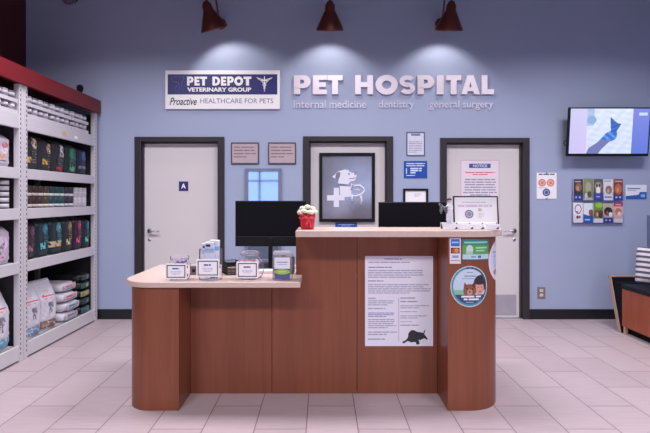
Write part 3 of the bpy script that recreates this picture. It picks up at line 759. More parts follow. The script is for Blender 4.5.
decal('green_card', 'teal and green card with small white print on the right pier beside the payment sticker', 'card', .902, .902+.186, wz(260.5, dd), wz(239, dd), 110, 74,
      picture((46, 132, 124), [('r', 0, .28, 1, .72, (86, 166, 96)), ('e', .25, .52, .12, .2, (206, 218, 210)), ('r', .12, .3, .36, .42, (180, 200, 190)), ('r', .06, .8, .94, .88, (150, 206, 196)), ('r', .46, .55, .9, .62, (190, 226, 190)), ('r', .46, .42, .8, .48, (170, 214, 176)),
                               ('r', 0, .05, 1, .28, (190, 214, 228)), ('r', .3, .13, .46, .2, (120, 150, 180)), ('r', .55, .11, .66, .23, (70, 110, 160)), ('r', 0, 0, 1, .05, (40, 96, 100))]))
def roundpic(u, v):
    q = math.hypot(u-.5, v-.5)
    if q > .478: return (206, 214, 226)
    if q > .43:
        return (66, 150, 168) if (u+v) < 1.0 or u < .4 else (34, 88, 114)
    c = (176+30*v, 206+10*v, 232)
    if v < .42 and u < .4: c = (136, 190, 160)
    if v < .3: c = (54, 72, 110)
    L = [('e', .8, .58, .2, .2, (52, 36, 44)), ('e', .76, .46, .13, .16, (214, 156, 136)), ('e', .77, .62, .16, .08, (52, 36, 44)), ('r', .71, .47, .735, .495, (60, 40, 40)), ('r', .81, .47, .835, .495, (60, 40, 40)), ('e', .775, .38, .05, .014, (180, 84, 84)),
         ('e', .5, .4, .17, .16, (142, 84, 66)), ('p', [(.34, .46), (.36, .6), (.46, .5)], (128, 72, 58)), ('p', [(.54, .52), (.63, .64), (.66, .44)], (92, 50, 46)), ('e', .5, .36, .07, .07, (196, 150, 130)), ('e', .5, .37, .025, .02, (50, 34, 34)), ('e', .43, .44, .02, .02, (40, 28, 28)), ('e', .57, .44, .02, .02, (40, 28, 28)),
         ('r', .28, .235, .62, .275, (236, 236, 244)), ('r', .66, .235, .8, .275, (236, 236, 244)), ('r', .34, .165, .44, .21, (236, 236, 244)), ('r', .47, .165, .74, .21, (236, 236, 244)), ('r', .4, .1, .6, .125, (150, 170, 210)), ('r', .36, .74, .66, .765, (96, 128, 176)), ('r', .3, .68, .6, .7, (120, 150, 190)), ('r', .42, .83, .58, .85, (110, 140, 180))]
    return picture(c, L)(u, v)
decal('round_sticker', 'large round sticker picturing a brown dog and a child, teal rim, on the right pier', 'sticker', .949-.124, .949+.124, wz(307, dd), wz(266, dd), 120, 120, roundpic, True)
sc_ = RX1-RR+RR*1.145
decal('pale_sticker', 'pale round sticker wrapped round the outer corner of the right pier', 'sticker', sc_-.128, sc_+.128, wz(282, 3.0), wz(241.5, 3.0), 100, 100,
      lambda u, v: (226, 220, 230) if math.hypot(u-.5, v-.5) > .44 else picture((206, 208, 228), [('e', .4, .5, .2, .22, (186, 190, 222)), ('r', .2, .7, .6, .74, (150, 150, 190)), ('e', .36, .22, .13, .07, (176, 120, 110)), ('e', .6, .24, .14, .08, (150, 120, 130)), ('r', .2, .6, .5, .63, (170, 170, 205))])(u, v), True)

# ================================================================ on the low worktop
LBLC = mat('label_card_white', (250, 247, 252), .45, var=.01); LBORD = mat('label_border', (66, 48, 66), .5)
def label_card(t, w, h, y, z, lean=0, heading=(96, 108, 180)):
    mb = MB(); mb.box(-w, w, y-.003, y, z-h, z+h, LBLC, .001); o = mb.build('label_card', t)
    mb = MB(); b = .006; e = .009
    for a in ((-w+e, w-e, z+h-e-b, z+h-e), (-w+e, w-e, z-h+e, z-h+e+b), (-w+e, -w+e+b, z-h+e, z+h-e), (w-e-b, w-e, z-h+e, z+h-e)): mb.box(a[0], a[1], y-.0036, y-.003, a[2], a[3], LBORD)
    mb.build('dark_border', o)
    mb = MB(); lines(mb, -w*.35, w*.35, z+h*.45, z+h*.2, 1, mat('label_heading_%d' % heading[0], heading, .5), y-.003, .8, 1); lines(mb, -w*.5, w*.5, z+h*.0, z-h*.5, 3, mat('label_print', (176, 178, 206), .6), y-.003, .4, .7, centre=True); mb.build('printed_text', o)
def at_low(px, d): return (wx(px, d), d, ZT1+.0006)
JW = thin_glass('jar_plastic', (251, 250, 253), .05, .1, .07)
def treats(name, label, cat, c, r, h, cols, n, size):
    """a heap nobody could count, one object"""
    mb = MB(); ms = [mat('treat_%d_%d_%d' % k, k, .5) for k in cols]
    z = size
    while z < h:
        for k in range(n):
            a = random.uniform(0, 2*PI); q = r*math.sqrt(random.random())
            p = (q*math.cos(a), q*math.sin(a), z+random.uniform(0, size*.6))
            d = Vector((random.uniform(-1, 1), random.uniform(-1, 1), random.uniform(-.5, .5))).normalized()*size*1.2
            mb.tube([tuple(Vector(p)-d), tuple(p), tuple(Vector(p)+d)], [size*.55, size*.7, size*.55], random.choice(ms), 6)
        z += size*1.25
    o = mb.build(name, None, c); tag(o, label, cat, kind='stuff'); return o

# squat jar with purple treats
p = at_low(179.6, 3.03)
t = thing('treat_jar', 'squat clear jar with purple packets and a bordered label, leftmost on the low worktop', 'jar', p)
mb = MB(); mb.lathe([(.056, 0), (.066, .012), (.07, .05), (.07, .10), (.058, .125), (.058, .132), (.0575, .132), (.0575, .1305)], JW, 28); mb.build('jar_body', t)
mb = MB(); mb.lathe([(.061, .1325), (.062, .150), (.05, .158), (0, .16)], thin_glass('jar_lid_clear', (248, 246, 250), .1, .06, .12), 28); mb.build('lid', t)
label_card(t, .069, .05, -.071, .063)
treats('purple_packets', 'purple wrapped packets filling the leftmost squat jar', 'treats', (p[0], p[1], p[2]+.007), .045, .112, [(120, 96, 176), (216, 214, 232), (150, 130, 200), (90, 70, 140)], 7, .012)
# tall canister of packets
p = at_low(210.8, 3.03)
t = thing('packet_canister', 'tall clear canister stuffed with blue and white packets, second on the low worktop', 'canister', p)
mb = MB(); mb.lathe([(.072, 0), (.075, .006), (.075, .20), (.0745, .20), (.0745, .198)], JW, 28, cap=False); mb.build('canister_body', t)
label_card(t, .074, .056, -.0765, .085)
treats('blue_treats', 'small blue and grey treats at the bottom of the tall canister', 'treats', (p[0], p[1], p[2]+.007), .058, .085, [(64, 74, 140), (196, 200, 220), (110, 120, 170)], 9, .012)
PKW = mat('packet_white', (222, 226, 240), .35); PKB = mat('packet_blue', (64, 92, 170), .35); PKL = mat('packet_light_blue', (150, 186, 222), .35); PKN = mat('packet_navy', (48, 44, 100), .4)
mb = MB(); hh = .15
for x0, x1, z0, z1, m in ((-.031, .031, 0, hh, PKW), (-.031, .031, hh*.55, hh*.72, PKL), (-.024, .006, hh*.80, hh*.9, PKN)):
    k = 0 if m is PKW else .0006
    mb.box(x0, x1, -.005-k, .005 if not k else -.004, z0, z1, m, 0 if k else .003)
pk0 = None
spots = [(-.036, -.032, -.12, 2), (0, -.05, .03, -2), (.04, -.014, .14, 2), (-.042, .022, -.18, -2), (.0, .004, .06, 0), (.036, .040, .2, -2), (-.02, .056, -.06, 0)]
plab = ['white and blue packet at the front left of the tall canister', 'white and blue packet at the front middle of the tall canister', 'white and blue packet at the front right of the tall canister', 'white and blue packet at the left side of the tall canister', 'white and blue packet in the centre of the tall canister', 'white and blue packet leaning to the right in the tall canister', 'white and blue packet at the back left of the tall canister', 'white and blue packet at the back right of the tall canister']
pk0 = mb.build('treat_packet')
for i, (x, y, rl, rz) in enumerate(spots):
    o = pk0 if i == 0 else pk0.copy()
    if i: C.objects.link(o)
    o.location = (p[0]+x*.56, p[1]+y*.7, p[2]+.088+.010*(i % 3)); o.rotation_euler = (0.03*(i % 3-1), rl*.15, math.radians(rz)); tag(o, plab[i], 'packet', 'packets in the tall canister')
# round cookie jar
p = at_low(249.8, 3.06)
t = thing('cookie_jar', 'round clear jar of pink treats with a bordered label, third on the low worktop', 'jar', p)
mb = MB(); mb.lathe([(.062, 0), (.08, .012), (.096, .055), (.094, .095), (.07, .135), (.055, .145), (.055, .155), (.0545, .155), (.0545, .153)], JW, 32); mb.build('jar_body', t)
mb = MB(); mb.lathe([(.058, .1555), (.066, .162), (.066, .170), (.05, .182), (0, .186)], thin_glass('jar_lid_clear'), 28); mb.build('lid', t)
label_card(t, .07, .053, -.0985, .072, heading=(120, 100, 130))
treats('pink_treats', 'pink and brown treats half filling the round cookie jar', 'treats', (p[0], p[1], p[2]+.012), .055, .096, [(206, 92, 110), (196, 160, 166), (206, 120, 130), (160, 114, 116), (220, 190, 196)], 14, .013)
# rectangular pot
p = at_low(282.8, 3.02)
t = thing('treat_pot', 'tall squarish clear pot with white and green label beside the raised counter', 'pot', p)
mb = MB(); mb.box(-.064, .064, -.045, .045, 0, .165, thin_glass('pot_plastic', (240, 238, 244), .1, .06, .2), .012, 3); mb.build('pot_body', t)
mb = MB(); mb.box(-.061, .061, -.043, .043, .1655, .186, thin_glass('pot_lid', (236, 234, 240), .1, .1, .3), .006); mb.build('lid', t)
mb = MB(); mb.raster(lambda u, v: (-.05+.1*u, -.0462, .012+.138*v), 60, 80, picture((232, 230, 240), [('r', .15, .76, .85, .8, (88, 96, 180)), ('r', .2, .66, .8, .69, (150, 155, 205)), ('r', 0, 0, 1, .18, (86, 84, 150)), ('r', 0, .18, 1, .47, (70, 84, 80)), ('e', .5, .33, .5, .13, (150, 190, 90)), ('r', .25, .31, .75, .35, (210, 226, 160))]), PRINT); mb.box(-.05, .05, -.046, -.0452, .012, .15, LBLC); mb.build('front_label', t)
treats('brown_treats', 'brown treats filling the squarish pot', 'treats', (p[0], p[1], p[2]+.008), .028, .10, [(164, 146, 160), (180, 160, 168), (146, 126, 150)], 7, .012)
# small things behind the jars
p = at_low(194.5, 3.22)
t = thing('card_holder', 'small grey card holder behind and right of the leftmost jar', 'holder', p)
mb = MB(); mb.box(-.028, .028, -.02, .02, 0, .062, mat('holder_grey', (120, 112, 118), .4), .004); mb.build('body', t)
mb = MB(); mb.lathe([(.012, 0), (.012, .003), (0, .003)], BLACK, 14, (0, -.02, .03), Matrix.Rotation(PI/2, 3, 'X')); mb.build('dark_spot', t)
MESHB = mat('mesh_black', (26, 24, 30), .5, metal=.4)
p = at_low(231.5, 3.26)
t = thing('pen_tray', 'black mesh desk tray standing between the canister and the round jar', 'tray', p, (0, 0, math.radians(28)))
mb = MB(); mb.box(-.05, .05, -.07, .07, 0, .004, MESHB)
for k in range(11): 
    x = -.05+.01*k
    for y in (-.07, .07): mb.box(x-.0012, x+.0012, y-.0015, y+.0015, 0, .09, MESHB)
for k in range(15):
    y = -.07+.01*k
    for x in (-.05, .05): mb.box(x-.0015, x+.0015, y-.0012, y+.0012, 0, .09, MESHB)
for z in (.02, .04, .06, .088):
    for y in (-.07, .07): mb.box(-.05, .05, y-.0015, y+.0015, z-.0015, z+.0015, MESHB)
    for x in (-.05, .05): mb.box(x-.0015, x+.0015, -.07, .07, z-.0015, z+.0015, MESHB)
mb.build('mesh_body', t)
mb = MB(); mb.box(-.05, .05, -.003, .003, .004, .08, MESHB); mb.build('divider', t)
tag((lambda m: (m.box(-.046, .046, -.064, -.005, .0045, .05, mat('note_pad_tan', (178, 160, 150), .6)), m.build('note_pad', None, p, (0, 0, math.radians(28))))[1])(MB()), 'tan note pad standing in the black mesh tray', 'pad')

# monitors seen from behind
def monitor(label, x, y, w, h, zb, neckx):
    t = thing('computer_monitor', label, 'monitor', (x, y, ZT1+.0006), group='desk monitors seen from behind')
    z0 = zb-ZT1
    mb = MB(); mb.box(-w/2, w/2, -.012, .012, z0, z0+h, BLACK, .004); mb.build('display_panel', t)
    mb = MB(); mb.box(-w/2+.006, w/2-.006, -.02, -.012, z0+.078, z0+h-.006, BLACKM, .003); mb.build('back_cover', t)
    mb = MB(); mb.box(-w/2+.006, w/2-.006, -.026, -.012, z0+.004, z0+.076, BLACK, .003); mb.build('lower_back_strip', t)
    mb = MB(); mb.box(neckx-.016, neckx+.016, -.042, -.026, .014, z0+.07, BLACK, .003); mb.build('stand_neck', t)
    mb = MB(); mb.box(neckx-.12, neckx+.12, -.11, .08, 0, .014, BLACK, .006); mb.build('stand_base', t)
    mb = MB(); mb.box(-w/2+.012, w/2-.012, .012, .0135, z0+.03, z0+h-.012, mat('screen_dark', (34, 40, 56), .15)); mb.build('screen', t)
monitor('large black monitor seen from behind, left of the raised counter', wx(271, 3.5), 3.5, 71*3.5/F, 45.5*3.5/F, wz(246.3, 3.5), 0)
monitor('black monitor showing only its upper back above the raised counter', wx(412, 3.5), 3.5, 67*3.5/F, 45*3.5/F, wz(247, 3.5), 0)
# phone, papers, keyboard
p = (-.25, 3.305, ZT1+.0006)
t = thing('desk_phone', 'black desk phone behind the squarish pot beside the raised counter', 'phone', p)
mb = MB(); mb.prism([(-.07, 0), (.09, 0), (.09, .02), (.02, .10), (-.05, .10)], -.045, .065, BLACK, 'x', .004) if False else mb.prism([(-.07, 0), (.08, 0), (.08, .09), (.05, .11), (-.07, .03)], -.045, .05, BLACK, 'x', .004); mb.build('phone_body', t)
mb = MB(); mb.tube([(-.03, .05, .118), (-.03, -.04, .068)], .013, BLACK, 10); mb.ball((-.03, .055, .112), .02, BLACK); mb.ball((-.03, -.045, .056), .02, BLACK); mb.build('handset', t)
o = MB(); o.box(-.055, .055, -.04, .04, 0, .022, WHITEP, .004); tag(o.build('small_box', None, (wx(266, 3.30), 3.30, ZT1+.0006)), 'small white box under the left monitor beside its stand', 'box')
o = MB(); o.box(-.2, .2, -.07, .07, 0, .018, BLACK, .005); kb = o.build('keyboard', None, (wx(262, 3.635), 3.64, ZT1+.0006)); tag(kb, 'black keyboard behind the left monitor', 'keyboard')

# ================================================================ on the raised counter
p = (wx(307.3, 3.05), 3.05, ZH1+.0006)
t = thing('flower_pot', 'red wrapped pot of cream flowers on the left end of the raised counter', 'flower pot', p)
REDW = mat('red_wrap', (192, 28, 46), .3, var=.12, nscale=40, bump=.4)
mb = MB(); vs = []; prof = [(.043, 0), (.046, .02), (.049, .05), (.052, .085), (.055, .1)]
seg = 32; fs = []
for r, z in prof:
    for k in range(seg):
        a = 2*PI*k/seg; q = r*(1+.02*math.sin(3*a+z*30)+.015*math.sin(5*a-z*50)); vs.append((q*math.cos(a), q*math.sin(a), z+(.007*math.sin(5*a) if z > .095 else 0)))
for i in range(len(prof)-1):
    for k in range(seg): fs.append((i*seg+k, i*seg+(k+1) % seg, (i+1)*seg+(k+1) % seg, (i+1)*seg+k))
fs.append(tuple(range(seg-1, -1, -1))); fs.append(tuple((len(prof)-1)*seg+k for k in range(seg)))
mb.faces(vs, fs, REDW, True); mb.build('red_wrap', t)
mb = MB(); rib = mat('red_ribbon', (226, 70, 86), .3)
ring = [(.0535*math.cos(2*PI*k/28), .0535*math.sin(2*PI*k/28), .074+.003*math.sin(k)) for k in range(29)]
mb.tube(ring, .004, rib, 6)
mb.ball((.008, -.056, .074), .009, rib, 10, (1, .6, 1))
for s in (-1, 1):
    mb.ball((.008+s*.016, -.056, .078), .012, rib, 10, (1.2, .5, .7))
    mb.tube([(.008, -.056, .07), (.012+s*.008, -.054, .045), ((.026, -.047, .012) if s > 0 else (-.012, -.053, .034))], [.004, .006, .007], rib, 6)
mb.build('ribbon', t)
FLW = mat('flower_cream', (228, 220, 200), .6, var=.08, nscale=60); FLC = mat('flower_centre', (196, 176, 110), .6)
mb = MB()
for (x, y, z) in ((0, 0, .118), (-.028, -.012, .112), (.028, -.012, .112)): mb.ball((x, y, z-.012), .026, mat('leaf_green', (70, 104, 62), .6), 10)
mb.build('leaves', t)
for i, (x, y, z) in enumerate([(-.044, -.014, .110), (-.018, -.040, .118), (.02, -.04, .112), (.046, -.012, .114), (-.03, -.006, .136), (.002, -.016, .146), (.032, .004, .134), (-.036, .028, .122), (.036, .032, .120), (0, .030, .142)]):
    mb = MB()
    for k in range(5):
        a = k*PI*.4+i; mb.ball((x+.011*math.cos(a), y+.011*math.sin(a), z+.003*math.sin(a*2)), .0135, FLW, 10, (1, 1, .9))
    mb.ball((x, y, z+.008), .010, FLW, 8); mb.ball((x-.003, y-.012, z+.008), .0045, FLC, 6); o = mb.build('flower', t)
# holder tray on the right, certificate and figurine
y = 2.99
p = (wx(469.8, y), y, ZH1+.0006)
t = thing('card_tray', 'long low white tray of card slots on the right end of the raised counter', 'tray', p)
w = 28.3*y/F; h = .046
mb = MB(); mb.box(-w, w, -.03, .03, 0, .006, WHITEP, .001); mb.box(-w, w, .02, .03, .006, h, WHITEP, .001)
for a, b in ((-1, -.45), (-.42, .0), (.06, .45), (.5, 1)): mb.box(a*w, b*w, -.03, -.026, .006, h*.82, WHITEP, .001)
mb.build('tray_body', t)
for k in (-1, -.435, .03, .475, .985):
    mb = MB(); mb.prism([(-.026, .006), (.02, .006), (.02, h)], k*w-.0018+(.002 if k < -.9 else 0), k*w+.0018+(.002 if k < -.9 else 0), BLACK, 'x'); mb.build('divider', t)
for k in (.03, .40, -.52, .93):
    mb = MB(); mb.prism([(k*w-.012, .006), (k*w+.006, .006), (k*w+.004, .022)], -.0312, -.0302, BLACK); mb.build('slot_gap_shade', t)  # black triangles painted for the shaded gaps between card slots
y2 = 3.06
p = (wx(476.4, y2), y2, ZH1+.0042)
t = thing('certificate_frame', 'black thin framed white certificate with grey seal standing on the raised counter', 'picture', p, (math.radians(-6), 0, 0))
w, h = 22.6*y2/F, .216
mb = frame_mb(w, h/2, .008, .012, BLACK); o = mb.build('picture_frame', t, (0, .006, h/2+.0007))
mb = MB(); mb.box(-w+.006, w-.006, -.001, .004, .006, h-.006, WHITE); mb.build('sheet', t)
def G(cx, cy): return ((454+(cx-210)/7.21-476.4)*y2/F, (224-(185+cy/7.21))*y2/F+.026)
mb = MB(); pts = G(352, 208)
for k in range(3): mb.lathe([(.029-k*.008, 0), (.029-k*.008, .0005), (0, .0005)], [mat('seal_grey', (130, 132, 150), .6), mat('seal_pale', (182, 184, 198), .6), mat('seal_dark', (140, 142, 160), .6)][k], 16, (G(322, 206)[0], -.001-k*.0005, G(322, 206)[1]), Matrix.Rotation(PI/2, 3, 'X'), False)
mb.build('grey_seal', t)
mb = MB()
a = G(242, 158); b = G(490, 138); lines(mb, a[0], b[0], b[1], a[1], 1, mat('title_tan', (216, 204, 214), .6), -.001, .8, 1, ragged=False)
a = G(275, 128); b = G(455, 118); lines(mb, a[0], b[0], b[1], a[1], 1, mat('title_pale', (200, 200, 216), .6), -.001, .6, 1)
mb.build('title_text', t)
mb = MB()
a = G(388, 186); b = G(416, 166); lines(mb, a[0], b[0], b[1], a[1], 2, mat('tan_print2', (176, 140, 110), .6), -.001, .6, 1)
a = G(390, 240); b = G(430, 196); lines(mb, a[0], b[0], b[1], a[1], 4, mat('pale_print', (206, 214, 206), .6), -.001, .5, .6)
mb.build('printed_text', t)
EASEL = MB(); EASEL.prism([(.012, .0), (.075, .012), (.012, .15)], -.012, .012, BLACK, 'x'); EASEL.build('easel_back', t)

# figurine: white coated vet holding a grey spotted dog
def skin_body(name, joints, edges, radii, m, parent, loc=(0, 0, 0), sub=2, root=0):
    me = bpy.data.meshes.new(name); me.from_pydata(joints, edges, []); me.materials.append(m)
    o = bpy.data.objects.new(name, me); C.objects.link(o); o.parent = parent; o.location = loc
    sk = o.modifiers.new('skin', 'SKIN'); 
    for i, r in enumerate(radii):
        r = r if isinstance(r, tuple) else (r, r); me.skin_vertices[0].data[i].radius = r
    me.skin_vertices[0].data[root].use_root = True
    sb = o.modifiers.new('sub', 'SUBSURF'); sb.levels = sub; sb.render_levels = sub
    sk.use_smooth_shade = True
    return o
CER = mat('ceramic_white', (232, 230, 238), .25); CERG = mat('ceramic_grey', (104, 102, 114), .3, var=.8, nscale=90); CERS = mat('ceramic_skin', (206, 170, 156), .35); CERB = mat('ceramic_black', (24, 22, 28), .3)
y = 2.985
fg = thing('vet_figurine', 'small figurine in a white coat with dark hair holding a grey spotted dog', 'figurine', (wx(449.6, y), y+.004, ZH1+.0076))
mb = MB(); mb.box(-.022, .02, -.016, .014, 0, .006, CERB, .002); mb.build('base', fg)
J = [(0, 0, .098), (0, 0, .125), (0, 0, .150), (0, 0, .163), (0, 0, .178), (-.010, 0, .085), (-.010, 0, .045), (-.010, 0, .010), (.010, 0, .085), (.010, 0, .045), (.010, 0, .010), (-.016, -.002, .146), (-.026, -.010, .126), (-.040, -.014, .130), (.016, -.002, .146), (.014, -.016, .126), (-.012, -.022, .124)]
Eg = [(0, 1), (1, 2), (2, 3), (3, 4), (0, 5), (5, 6), (6, 7), (0, 8), (8, 9), (9, 10), (2, 11), (11, 12), (12, 13), (2, 14), (14, 15), (15, 16)]
Rd = [.013, .014, .012, .006, .011, .009, .007, .006, .009, .007, .006, .007, .006, .004, .007, .006, .004]
skin_body('body', J, Eg, Rd, CER, fg, root=0)
mb = MB(); mb.ball((0, -.001, .182), .0125, CERS, 14, (1, 1.05, 1.15)); mb.ball((0, -.014, .180), .003, CERS, 8)
for s in (-1, 1): mb.ball((s*.005, -.0125, .184), .0016, CERB, 6)
mb.build('head', fg)
mb = MB(); mb.ball((0, .002, .188), .0155, CERB, 14, (1.02, 1, .8)); mb.ball((0, .006, .181), .0125, CERB, 14); mb.build('hair', fg)
mb = MB(); mb.prism([(-.019, .052), (.019, .052), (.016, .12), (-.016, .12)], -.0135, .0135, CER, 'y', .004); mb.build('coat', fg)
DJ = [(-.030, -.020, .132), (-.052, -.020, .138), (-.066, -.020, .158), (-.078, -.020, .158), (-.024, -.020, .112), (-.024, -.022, .096), (-.058, -.020, .112), (-.060, -.022, .096), (-.016, -.020, .146), (-.036, -.026, .11), (-.068, -.016, .110)]
DE = [(0, 1), (1, 2), (2, 3), (0, 4), (4, 5), (1, 6), (6, 7), (0, 8), (0, 9), (1, 10)]
skin_body('dog', DJ, DE, [.012, .012, .010, .006, .007, .005, .007, .005, .003, .005, .005], CERG, fg)
mb = MB()
for s in (-1, 1): mb.prism([(-.070, .160), (-.060, .162), (-.058, .148)], -.020+s*.009-.002, -.020+s*.009+.002, CERB, 'y', .001)
mb.build('dog_ears', fg)
# ================================================================ shelving along the left wall
XF = -2.52
XBK = -3.2
LV = [(.015, .137), (.739, .832), (1.19, 1.281), (1.53, 1.619), (1.947, 2.064)]   # front beams, low to high
RACKD = mat('rack_shadow', (70, 66, 74), .7)
def bay(label, y0, y1):
    t = thing('shelving_bay', label, 'shelving', (XF, (y0+y1)/2, 0), group='white shelving bays')
    hy = (y1-y0)/2
    for sy in (-1, 1):
        for xx in (-.05, XBK-XF):
            a = sy*hy; b = sy*(hy-.05)
            mb = MB(); mb.box(xx, xx+.05, a, b, 0, 2.32, RACKW, .002)
            if xx > -.1:
                yc = (a+b)/2
                for k in range(56):
                    z = .06+k*.04; yy = yc+sy*-.012
                    mb.box(.0002, .0006, yy-.0045, yy+.0045, z, z+.020, RACKD)
            mb.build('post', t)
    for z0, z1 in LV:
        mb = MB(); mb.box(-.03, -.004, -hy+.0505, hy-.0505, z0, z1, RACKW, .003); mb.box(XBK-XF+.0, -.03, -hy+.0505, hy-.0505, z1-.02, z1-.004, RACKW)
        mb.box(-.05, -.03, -hy+.0505, hy-.0505, z1-.03, z1-.004, RACKW)
        mb.build('shelf', t)
    mb = MB(); mb.box(XBK-XF+.055, -.055, hy-.02, hy-.014, .1, 2.3, mat('rack_inner_shade', (48, 44, 50), .8)); mb.build('end_shade_sheet', t)  # dark sheet added to paint the shade inside the far bay end
    mb = MB(); mb.box(XBK-XF, XBK-XF+.006, -hy+.05, hy-.05, .1, 2.3, mat('rack_inner_shade', (48, 44, 50), .8)); mb.build('back_panel', t)  # panel colour darkened to stand in for the dim shelf interior
    return t
Y0, Y1, YM = 2.66, 5.16, 3.885
bay('white slotted shelving bay at the far left edge of the picture', Y0, YM-.002)
bay('white slotted shelving bay of pet food nearest the back wall', YM+.002, Y1)
mb = MB(); mb.box(XF-.02, XF+.025, Y0-.3, Y1+.03, 2.3205, 2.468, RED, .004); mb.box(XBK, XF-.02, Y0-.3, Y1+.03, 2.44, 2.468, RED)
tag(mb.build('fascia_beam'), 'long red fascia beam capping the white shelving', 'beam')
o = MB(); o.lathe([(.028, 0), (.028, .02), (.02, .03), (.03, .05), (.034, .08), (.024, .105), (0, .112)], BLACKM, 16); tag(o.build('knob', None, (XF-.06, wx(80)*0+2.58*F/(322-80), 2.468)), 'small black round knob standing on the red beam near its far end', 'knob')
o = MB(); o.box(-.0008, .0008, -.035, .035, -.018, .018, mat('tag_yellow', (222, 196, 120), .5)); tag(o.build('price_tag', None, (XF-.003, 4.50, 2.005)), 'yellow price tag on the top shelf edge', 'tag')
o = MB(); o.box(-.0008, .0008, -.03, .03, -.015, .015, WHITE); tag(o.build('price_tag', None, (XF-.003, 4.72, 1.99)), 'white price tag on the top shelf edge', 'tag')

# ---------------------------------------------------------------- bags
class Bag:
    """standing food bag: base on z=0, front towards +x, top pinched to a flat seam"""
    def __init__(s, w, d, h, n=4.6, q0=.84, slump=0.0):
        s.w, s.d, s.h, s.n, s.q0, s.slump = w/2, d/2, h, n, q0, slump
    def prof(s, z):
        q = z/s.h
        dd = s.d*(1-.12*(1-min(1, q/.12)))*(1 if q < s.q0 else max(.06, 1-(.8 if s.q0 > .8 else .93)*((q-s.q0)/(1-s.q0))**1.4))
        ww = s.w*(.96+.04*math.sin(min(1, q*1.3)*PI))*(1-.05*max(0, q-.6))
        return ww, dd
    def front(s, y, z, off=0.0):
        ww, dd = s.prof(z)
        r = max(0, 1-abs(min(.999, abs(y)/ww))**s.n)**(1/s.n)
        wr = .004*math.sin(y*90+z*40)*math.sin(z*70+y*25)
        return (dd*r+off+wr*r+s.slump*(z/s.h)**2, y, z)
    def mesh(s, m, mtop=None):
        mb = MB(); seg = 28; rows = 22; vs = []; fs = []
        for i in range(rows+1):
            z = s.h*i/rows; ww, dd = s.prof(z)
            for k in range(seg):
                a = 2*PI*k/seg; ca, sa = math.cos(a), math.sin(a); e = 2/s.n
                y = ww*math.copysign(abs(sa)**e, sa); x = dd*math.copysign(abs(ca)**e, ca)
                wr = .004*math.sin(y*90+z*40)*math.sin(z*70+y*25)*(abs(ca)**e)
                vs.append((x+math.copysign(wr, ca)*(1 if ca > 0 else -1)+s.slump*(z/s.h)**2, y, z))
        for i in range(rows):
            for k in range(seg): fs.append((i*seg+k, i*seg+(k+1) % seg, (i+1)*seg+(k+1) % seg, (i+1)*seg+k))
        fs.append(tuple(range(seg-1, -1, -1))); fs.append(tuple(rows*seg+k for k in range(seg)))
        mb.faces(vs, fs, m, True)
        return mb
    def print(s, parent, name, y0, y1, z0, z1, pic, nu, nv, off=.003, keep=None):
        mb = MB(); mb.raster(lambda u, v: s.front(y0+(y1-y0)*u, z0+(z1-z0)*v, off), nu, nv, pic, PRINT, keep)
        return mb.build(name, parent)
# seen from the aisle the +y side lies to the right
def bag(label, x, y, z, w, d, h, body, parts, group, rz=0.0, tilt=0.0, slump=0.0, name='food_bag'):
    t = thing(name, label, 'bag', (x, y, z), (0, tilt, rz), group=group)
    B = Bag(w, d, h, slump=slump, q0=.84 if name == 'food_bag' else .6); B.mesh(body).build('bag_body', t)
    for nm, a, b, c, d2, pic, keep in parts:
        B.print(t, nm, a*w/2, b*w/2, c*h, d2*h, pic, max(8, int((b-a)*18)), max(8, int((d2-c)*44)), .0035, keep)
    return t
KIB = mat('bag_black', (42, 40, 46), .35, var=.15, nscale=14); KIG = mat('bag_dark_green', (28, 44, 42), .35, var=.2, nscale=14); KIN = mat('bag_dark_navy', (34, 40, 58), .35, var=.2, nscale=14); KIT = mat('bag_dark_teal', (26, 44, 52), .35, var=.25, nscale=12); KIM = mat('bag_dark_plum', (52, 30, 46), .35, var=.2, nscale=12)
circ = lambda u, v: (u-.5)**2+(v-.5)**2 <= .25
def textrows(base, ink): return lambda u, v: ink if (int(v*9) % 2 == 0 and .08 < u < .9-(.3*((int(v*9)*7) % 3)/2) and math.sin(u*60+v*31) > -.5) else base
def dogface(c1, c2): return picture(c1, [('e', .5, .5, .34, .4, c2), ('e', .38, .62, .06, .06, (40, 30, 28)), ('e', .64, .62, .06, .06, (40, 30, 28)), ('e', .5, .38, .09, .07, (40, 30, 28)), ('e', .16, .6, .12, .24, (c1[0]*.7, c1[1]*.7, c1[2]*.7)), ('e', .84, .6, .12, .24, (c1[0]*.7, c1[1]*.7, c1[2]*.7))])
def flat(c): return lambda u, v: c
G1 = 'dark bags on the upper shelf'
z = LV[3][1]
yw = [4.09, 4.295, 4.515, 4.745, 4.965]
bag('black bag with a cream dog face and yellow label, nearest on the upper shelf', XF-.14, yw[0], z, .205, .16, .315, KIB, [('face_print', -.1, .85, .6, .92, dogface((196, 172, 140), (232, 216, 190)), circ), ('yellow_label', -.85, -.1, .2, .36, flat((206, 172, 84)), None), ('side_text', -.1, .9, .2, .55, textrows((34, 32, 36), (120, 116, 116)), None)], G1)
bag('black bag with a tan dog face and amber label, second on the upper shelf', XF-.14, yw[1], z, .205, .16, .305, KIB, [('face_print', 0, .9, .55, .86, dogface((190, 160, 130), (226, 206, 184)), circ), ('amber_label', -.55, .2, .2, .37, flat((214, 166, 76)), None), ('side_text', .2, .95, .12, .5, textrows((34, 32, 36), (124, 116, 112)), None)], G1)
bag('dark bag with a white dog and crimson label, middle of the upper shelf', XF-.14, yw[2], z, .215, .16, .31, KIB, [('face_print', .05, .7, .5, .88, picture((196, 186, 186), [('e', .5, .6, .3, .3, (236, 232, 232)), ('e', .5, .2, .3, .2, (150, 140, 140))]), None), ('crimson_label', -.5, .35, .06, .18, flat((186, 44, 70)), None), ('side_text', -.4, .8, .22, .48, textrows((36, 33, 36), (112, 106, 108)), None)], G1)
